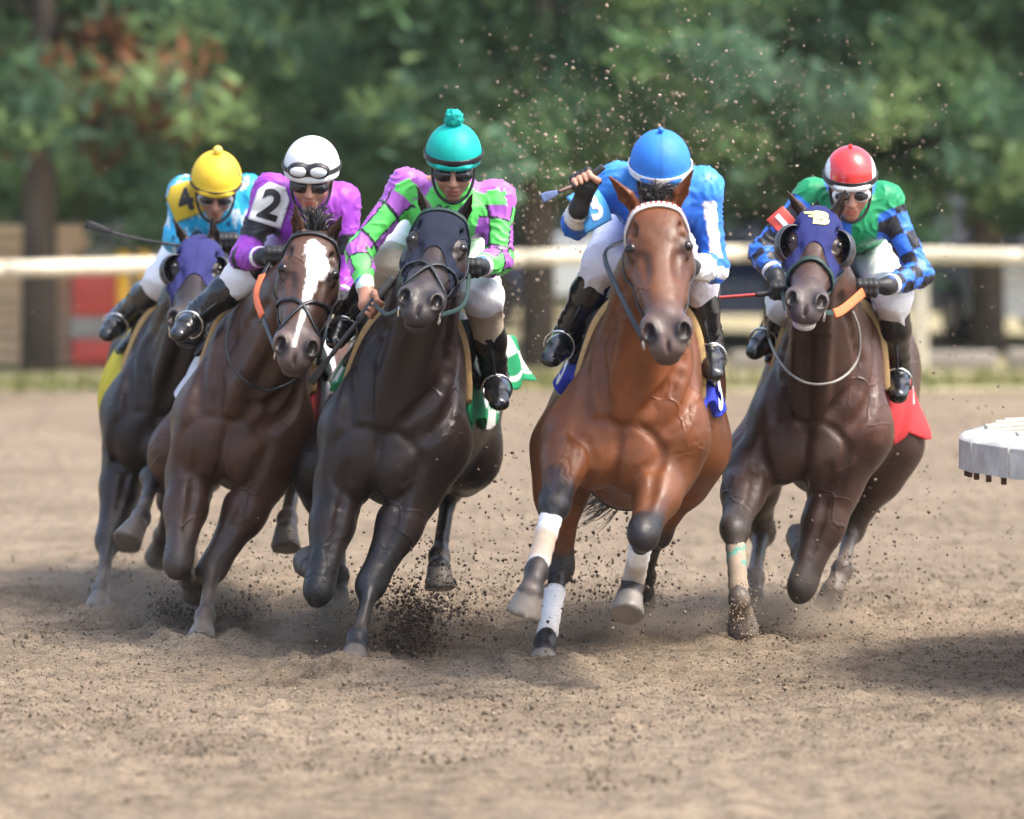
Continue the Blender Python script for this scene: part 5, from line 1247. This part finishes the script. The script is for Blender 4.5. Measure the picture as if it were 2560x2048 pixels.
for i, (a0, a1) in enumerate(zip(ang[:-1], ang[1:])):
    zt = .886 + rnd.uniform(-.004, .004)
    v, f = arc_panel(a0 + .004, a1 - .004, prof, zt, 2); mobj('cover_panel', v, f, M_pvc, ir, None, False)
    am = lerp(a0, a1, .5)
    for da in (-.05, .045):
        c = A(cx0 - (Rr - .035) * math.cos(am + da), cy0 - (Rr - .035) * math.sin(am + da), zt - .132); v, f = box_vq(c - A(.010, .010, .016), c + A(.010, .010, .016), .003); mobj('bolt', v, f, M_rust, ir)
for k in range(24):                                             # planks decking the rounded end
    y0 = cy0 - 1.40 + k * .117; y1 = y0 + .110; dy = max(abs(y0 - cy0), abs(y1 - cy0)); xe = cx0 - math.sqrt(max((Rr - .115) ** 2 - dy * dy, .01)); z0 = .892 + .018 * math.sin(k * 1.7) * .5 + rnd.uniform(0, .006)
    v, f = box_vq((xe - .015, y0, z0), (cx0 + 1.2, y1, z0 + .022), .004); v[:, 2] += .25 * np.clip(v[:, 0] - xe, 0, .5); mobj('top_plank', v, f, M_pvctop, ir)
for a in (-1.3, 1.3):
    c = A(cx0 - (Rr - .42) * math.cos(a), cy0 - (Rr - .42) * math.sin(a), 0); tube('post', [c, c + A(0, 0, .7), c + A(-.12 * math.cos(a), -.12 * math.sin(a), .92), c + A(-.3 * math.cos(a), -.3 * math.sin(a), .95)], .035, M_pvc, ir, 10)

# ---- trees
M_leaf = material('foliage', attr=True, rough=.7, spec=.25, var=.2, vscale=3)
_t = M_leaf.node_tree; _b = _t.nodes['Principled BSDF']; _tr = _t.nodes.new('ShaderNodeBsdfTranslucent'); _mx = _t.nodes.new('ShaderNodeMixShader'); _mx.inputs[0].default_value = .42
_t.links.new(_b.inputs['Base Color'].links[0].from_socket, _tr.inputs[0]); _t.links.new(_b.outputs[0], _mx.inputs[1]); _t.links.new(_tr.outputs[0], _mx.inputs[2]); _t.links.new(_mx.outputs[0], _t.nodes['Material Output'].inputs[0])
M_bark = material('bark', (.085, .07, .06), .95, var=.35, vscale=9, bump=.03, bscale=14, stretch=(1, 1, .25))
GREENS = [A(.075, .150, .066), A(.110, .205, .082), A(.052, .115, .065), A(.16, .24, .095), A(.090, .170, .105)]
def tree(label, x, Y, h, zlow, rad, seed, tr=.15, rust=None, dens=1.0, leaf=.085):
    r = np.random.default_rng(seed); o = empty('pine_tree', (x, Y, 0)); setp(o, label, 'tree', 'trees beyond the rail')
    sway = r.normal(0, .12, 2); top = A(x + sway[0], Y + sway[1], h)
    tube('trunk', [A(x, Y, -.1), A(x + sway[0] * .2, Y, h * .3), lerp(A(x, Y, 0), top, .65), top], [tr * 1.25, tr, tr * .6, .02], M_bark, o, 10)
    lp = []; cl = []; nl = int(46 * dens)
    for i in range(nl):
        z = zlow + (h - zlow) * (i / nl) ** 1.25 * .96; a = i * 2.4 + r.normal(0, .4); L = rad * (1 - .80 * (z - zlow) / (h - zlow)) * r.uniform(.65, 1.1)
        d = A(math.cos(a), math.sin(a), 0); b = A(x, Y, z); pts = [b, b + d * L * .5 + A(0, 0, .10 * L), b + d * L + A(0, 0, -.10 * L + .1)]
        lp.append(tube_vq(catmull(pts, 3), [.035, .022, .006], 5))
        for k in range(int(4 + L * 3.2)):
            t = r.uniform(.15, 1.05); c = lerp(b, pts[2], t) + A(0, 0, .1 * L * math.sin(t * 3)) + r.normal(0, .16, 3) * A(1, 1, .7); cl.append((c, r.uniform(.20, .40)))
    v, q_ = merge(lp); mobj('limbs', v, q_, M_bark, o)
    Vs, Cs = [], []
    for c, s in cl:
        m = int(58 * dens); base = GREENS[r.integers(len(GREENS))] * r.uniform(.7, 1.35)
        if rust is not None:
            dr = np.linalg.norm((c - rust[0]) / rust[1])
            if dr < 1 and r.random() < .85: base = A(.27, .125, .062) * r.uniform(.5, 1.3)
        p = c + r.normal(0, 1, (m, 3)) * s * A(.62, .62, .42); u = r.normal(0, 1, (m, 3)); u /= np.linalg.norm(u, axis=1, keepdims=True); w_ = np.cross(u, r.normal(0, 1, (m, 3))); w_ /= np.linalg.norm(w_, axis=1, keepdims=True)
        l_ = leaf * r.uniform(.7, 1.5, (m, 1)); V = np.stack([p - u * l_ * .9 - w_ * l_ * .34, p - u * l_ * .9 + w_ * l_ * .34, p + u * l_ * 1.5], 1)
        Vs.append(V.reshape(-1, 3)); Cs.append(np.repeat(base * r.uniform(.75, 1.3, (m, 1)), 3, 0))
    V = np.concatenate(Vs); mobj('crown', V, np.arange(len(V)).reshape(-1, 3), M_leaf, o, np.concatenate(Cs), smooth=False)
def tx(px, Y): return (px - 1280) * Y / FPX
tree('dark trunked pine with rust brown dead needles behind the timber stack', tx(98, 45.3), 45.3, 8.0, 2.0, 2.6, 1, .135, rust=(P(290, 230, 45.2), A(.72, 1.8, .62)))
tree('tall pine whose dark trunk rises between the green and blue jockeys', tx(1345, 46.2), 46.2, 8.5, 1.7, 3.0, 2, .13)
tree('pine with low boughs behind the white and yellow caps', tx(640, 51), 51, 8.0, 1.1, 2.9, 3, .16)
tree('pine with low boughs behind the red capped jockey', tx(1960, 50), 50, 8.2, 1.15, 3.1, 4, .16)
tree('pine standing at the right edge behind the rail', tx(2470, 49), 49, 7.5, 1.5, 2.6, 5, .14)
tree('pine at the far left edge beyond the timber stack', tx(-420, 50), 50, 8.0, 1.3, 2.8, 6, .15)
tree('pine outside to the right beyond the parked white car', tx(3050, 50.5), 50.5, 8.0, 1.2, 2.8, 7, .15)
far = ['bushy pine in the back row at the left end', 'bushy pine in the back row behind the yellow cap', 'bushy pine in the back row behind the teal cap', 'bushy pine in the back row behind the blue cap', 'bushy pine in the back row behind the red cap', 'bushy pine in the back row at the right end']
for i, lb in enumerate(far): tree(lb, -10 + i * 4.1 + (.8 if i % 2 else 0), 63 + (i % 2) * 3.5, 9.5, .7, 3.6, 20 + i, .18, dens=1.15, leaf=.12)
# wooded bank closing the view behind the trees
n = 9000; r = np.random.default_rng(5); p = np.stack([r.uniform(-26, 26, n), r.normal(80, 1.5, n), np.abs(r.normal(0, 4.2, n))], 1); u = r.normal(0, 1, (n, 3)); u /= np.linalg.norm(u, axis=1, keepdims=True); w_ = np.cross(u, r.normal(0, 1, (n, 3))); w_ /= np.linalg.norm(w_, axis=1, keepdims=True)
l_ = r.uniform(.25, .6, (n, 1)); V = np.stack([p - u * l_, p - w_ * l_ * .7, p + u * l_, p + w_ * l_ * .7], 1).reshape(-1, 3); cc = np.repeat(np.array([GREENS[k] for k in r.integers(0, 5, n)]) * r.uniform(.6, 1.2, (n, 1)), 4, 0)
o = mobj('far_wood', V, np.arange(len(V)).reshape(-1, 4), M_leaf, None, cc, smooth=False); setp(o, 'dense dark green wood closing the view behind the trees', 'wood', kind='stuff')
hx = np.linspace(-60, 60, 40); hv = []; 
for k, (yy, zz) in enumerate(((80.5, -.1), (82.5, 7), (88, 10.5), (110, 12))): hv += [(x, yy + math.sin(x * .3) * .5, zz + math.sin(x * .7 + k) * .3 * (k > 0)) for x in hx]
setp(mobj('wooded_bank', np.array(hv), [(k * 40 + i, k * 40 + i + 1, k * 40 + 41 + i, k * 40 + 40 + i) for k in range(3) for i in range(39)], material('bank_green', (.022, .048, .020), .95, var=.5, vscale=1.5, bump=.2, bscale=2)), kind='structure')
# grass along the foot of the rail
n = 4500; r = np.random.default_rng(8); bx_ = r.uniform(-9, 9, n); by_ = r.normal(42.6 + .09 * bx_, .35, n); hh = r.uniform(.05, .16, n); a = r.uniform(0, 6.28, n); dx, dy = np.cos(a) * .012, np.sin(a) * .012
V = np.stack([np.stack([bx_ - dx, by_ - dy, 0 * hh - .03], 1), np.stack([bx_ + dx, by_ + dy, 0 * hh - .03], 1), np.stack([bx_ + r.normal(0, .04, n), by_ + r.normal(0, .04, n), hh], 1)], 1).reshape(-1, 3)
o = mobj('grass_strip', V, np.arange(3 * n).reshape(-1, 3), M_leaf, None, np.repeat(np.array([A(.17, .19, .06), A(.28, .25, .11), A(.13, .17, .05)])[r.integers(0, 3, n)], 3, 0), smooth=False); setp(o, 'thin strip of yellowing grass along the foot of the rail', 'grass', kind='stuff')

# ---- parked cars and clutter behind the rail, all far out of focus
M_glass = material('car_glass', (.03, .04, .05), .08, .8, var=0); M_tyre = material('tyre', (.02, .02, .02), .8); M_rim = material('rim', (.55, .56, .58), .3, metal=.8)
M_lamp = material('tail_lamp', (.45, .03, .03), .3)
def car(label, x, Y, rot, paint, L=4.3, W=1.75, hh=1.45, van=False, sill=None):
    o = empty('parked_car', (x, Y, 0)); setp(o, label, 'car', 'cars parked under the trees'); m = material('paint_%.2f_%.2f_%.2f' % paint, paint, .25, .5, var=.03, coat=.6)
    pr = [(-L / 2, .28), (-L / 2 + .02, .62), (-L / 2 + .10, .80), (-L * .22, .90), (L * .30, .92), (L / 2 - .08, .84), (L / 2, .60), (L / 2 - .02, .28)]
    cb = [(-L * .24, .88), (-L * .10, hh - .06), (-L * .04, hh), (L * .24, hh), (L * .30, hh - .06), (L * .42, .90)] if not van else [(-L * .40, .88), (-L * .30, hh - .08), (-L * .25, hh), (L * .42, hh), (L * .46, hh - .08), (L * .48, .88)]
    def ext(pf, w0, w1, z0, z1):
        V = []; 
        for s in (-1, 1):
            for (a, z) in pf: wv = lerp(w0, w1, np.clip((z - z0) / (z1 - z0), 0, 1)) / 2; V.append((a, s * wv, z))
        n_ = len(pf); Q = [tuple(range(n_)), tuple(range(2 * n_ - 1, n_ - 1, -1))] + [(i, n_ + i, n_ + (i + 1) % n_, (i + 1) % n_)[::-1] for i in range(n_)]; return np.array(V), Q
    def put(nm, V, Q, mt, par=o, sm=False): return mobj(nm, rotz(V, rot) + A(x, Y, 0), Q, mt, par, None, sm)
    bd = put('body', *ext(pr, W, W, 0, 1), m); put('cabin', *ext(cb, W * .97, W * .80, .88, hh), m)
    for s in (-1, 1):
        mid = (cb[0][0] + cb[-1][0]) / 2
        for (a0, a1) in ((cb[1][0] - .02, mid - .05), (mid + .05, cb[-2][0] - .02)):
            V = np.array([(a0, s * W * .475, .95), (a1, s * W * .475, .95), (a1, s * W * .425, hh - .12), (a0 + .05, s * W * .425, hh - .12)]) + A(0, s * .012, 0); put('side_window', V, [(0, 1, 2, 3) if s < 0 else (3, 2, 1, 0)], M_glass)
        for wx in (-L * .31, L * .31):
            c = A(wx, s * (W / 2 - .06), .32); V, Q = tube_vq([c - A(0, .1, 0), c + A(0, s * .07, 0)], .32, 18); w_ = put('wheel', V, Q, M_tyre, sm=False)
            V, Q = tube_vq([c, c + A(0, s * .085, 0)], .19, 14); put('rim', V, Q, M_rim, w_)
        V, Q = box_vq((L / 2 - .06, s * W * .36 - .14, .62), (L / 2 + .015, s * W * .36 + .14, .76), .01); put('tail_lamp', V, Q, M_lamp)
        V, Q = box_vq((-L / 2 - .01, s * W * .36 - .14, .60), (-L / 2 + .06, s * W * .36 + .14, .74), .01); put('headlamp', V, Q, M_rim)
    for e, k in ((0, 1), (-2, -1)):
        a, b = cb[e], cb[k]; off = -.012 if e == 0 else .012
        V = np.array([(lerp(a[0], b[0], t) + off, s * W * (.44 - .04 * t), lerp(a[1], b[1], t) + .012) for t, s in ((.08, -1), (.08, 1), (.92, 1), (.92, -1))]); put('windscreen' if e == 0 else 'rear_window', V, [(0, 1, 2, 3)], M_glass)
    return o
car('white car parked behind the rail at the right edge', 4.75, 52.2, math.pi / 2 + .25, (.88, .88, .88), 4.4, hh=1.42)
car('dark blue car parked behind the rail between the two right hand jockeys', 2.35, 52.6, math.pi / 2 - .15, (.05, .09, .26), 4.0, hh=1.38)
car('pale blue white van parked behind the left hand horses', -3.35, 52.5, .15, (.74, .80, .83), 3.0, hh=1.15, van=True)
car('navy van with light roof glimpsed between the purple and green jockeys', -1.3, 55.5, .0, (.05, .07, .15), 3.4, hh=1.62, van=True)
car('silver car behind the rail left of the bay horse', -.1, 58, .1, (.55, .60, .64), 4.0, hh=1.4)
# stacked timber, plank by plank
M_plank = material('raw_plank', (.78, .56, .35), .8, var=.2, vscale=5, stretch=(.25, 1, 3)); ts_ = empty('timber_stack', (-4.6, 46.6, 0)); setp(ts_, 'tall stack of pale sawn planks at the left edge', 'timber stack')
z = 0.0
for k in range(11):
    x0 = -5.9 + rnd.uniform(-.06, .06)
    for yy in (46.3, 46.75):
        v, f = box_vq((x0 + rnd.uniform(-.04, .04), yy, z), (-3.82 + rnd.uniform(-.08, .05), yy + .42, z + .082), .006); mobj('plank', v, f, M_plank, ts_)
    z += .082
    for xx in (-5.6, -4.75, -3.95): v, f = box_vq((xx, 46.3, z + .001), (xx + .08, 47.15, z + .028), .003); mobj('spacer', v, f, M_timber, ts_)
    z += .030
M_red = material('red_paint', (.75, .11, .085), .45, var=.12, vscale=4); M_yel = material('yellow_paint', (.80, .43, .02), .45, var=.08); M_grey = material('grey_panel', (.42, .40, .37), .7, var=.12)
bn = empty('red_bin', (-3.45, 46.2, 0)); setp(bn, 'red bin with a grey band standing right of the timber stack', 'bin')
for nm, z0, z1, m_, gx in (('base', 0, .22, M_red, 0), ('band', .221, .42, M_grey, .012), ('body', .421, .80, M_red, 0), ('lid', .801, .86, M_red, .02)):
    v, f = box_vq((-3.84 - gx, 46.0 - gx, z0), (-3.46 + gx, 46.5 + gx, z1), .02); mobj(nm, v, f, m_, bn)
for i, (xx, lb) in enumerate(((-3.38, 'yellow post with ball top, the nearer to the red bin'), (-3.20, 'yellow post with ball top, the farther from the red bin'))):
    o = empty('yellow_post', (xx, 45.7, 0)); setp(o, lb, 'post', 'yellow ball topped posts'); tube('shaft', [A(xx, 45.7, 0), A(xx, 45.7, .86)], .055, M_yel, o, 12); s_ = SDF(); s_.ell((xx, 45.7, .93), (.075, .075, .075)); v, f = s_.mesh(.02); mobj('ball', v, f, M_yel, o)

# dusty air over the whole place
hz = bpy.data.materials.new('dusty_air'); hz.use_nodes = True; hz.node_tree.nodes.remove(hz.node_tree.nodes['Principled BSDF']); _v = hz.node_tree.nodes.new('ShaderNodeVolumePrincipled')
_v.inputs['Color'].default_value = (.93, .93, .90, 1); _v.inputs['Density'].default_value = .00025; hz.node_tree.links.new(_v.outputs[0], hz.node_tree.nodes['Material Output'].inputs['Volume'])
v, f = box_vq((-905, -305, -1.1), (905, 1505, 13.2)); setp(mobj('haze', v, f, hz, None, None, False), 'thin dusty haze in the air over the track', 'haze', kind='stuff')
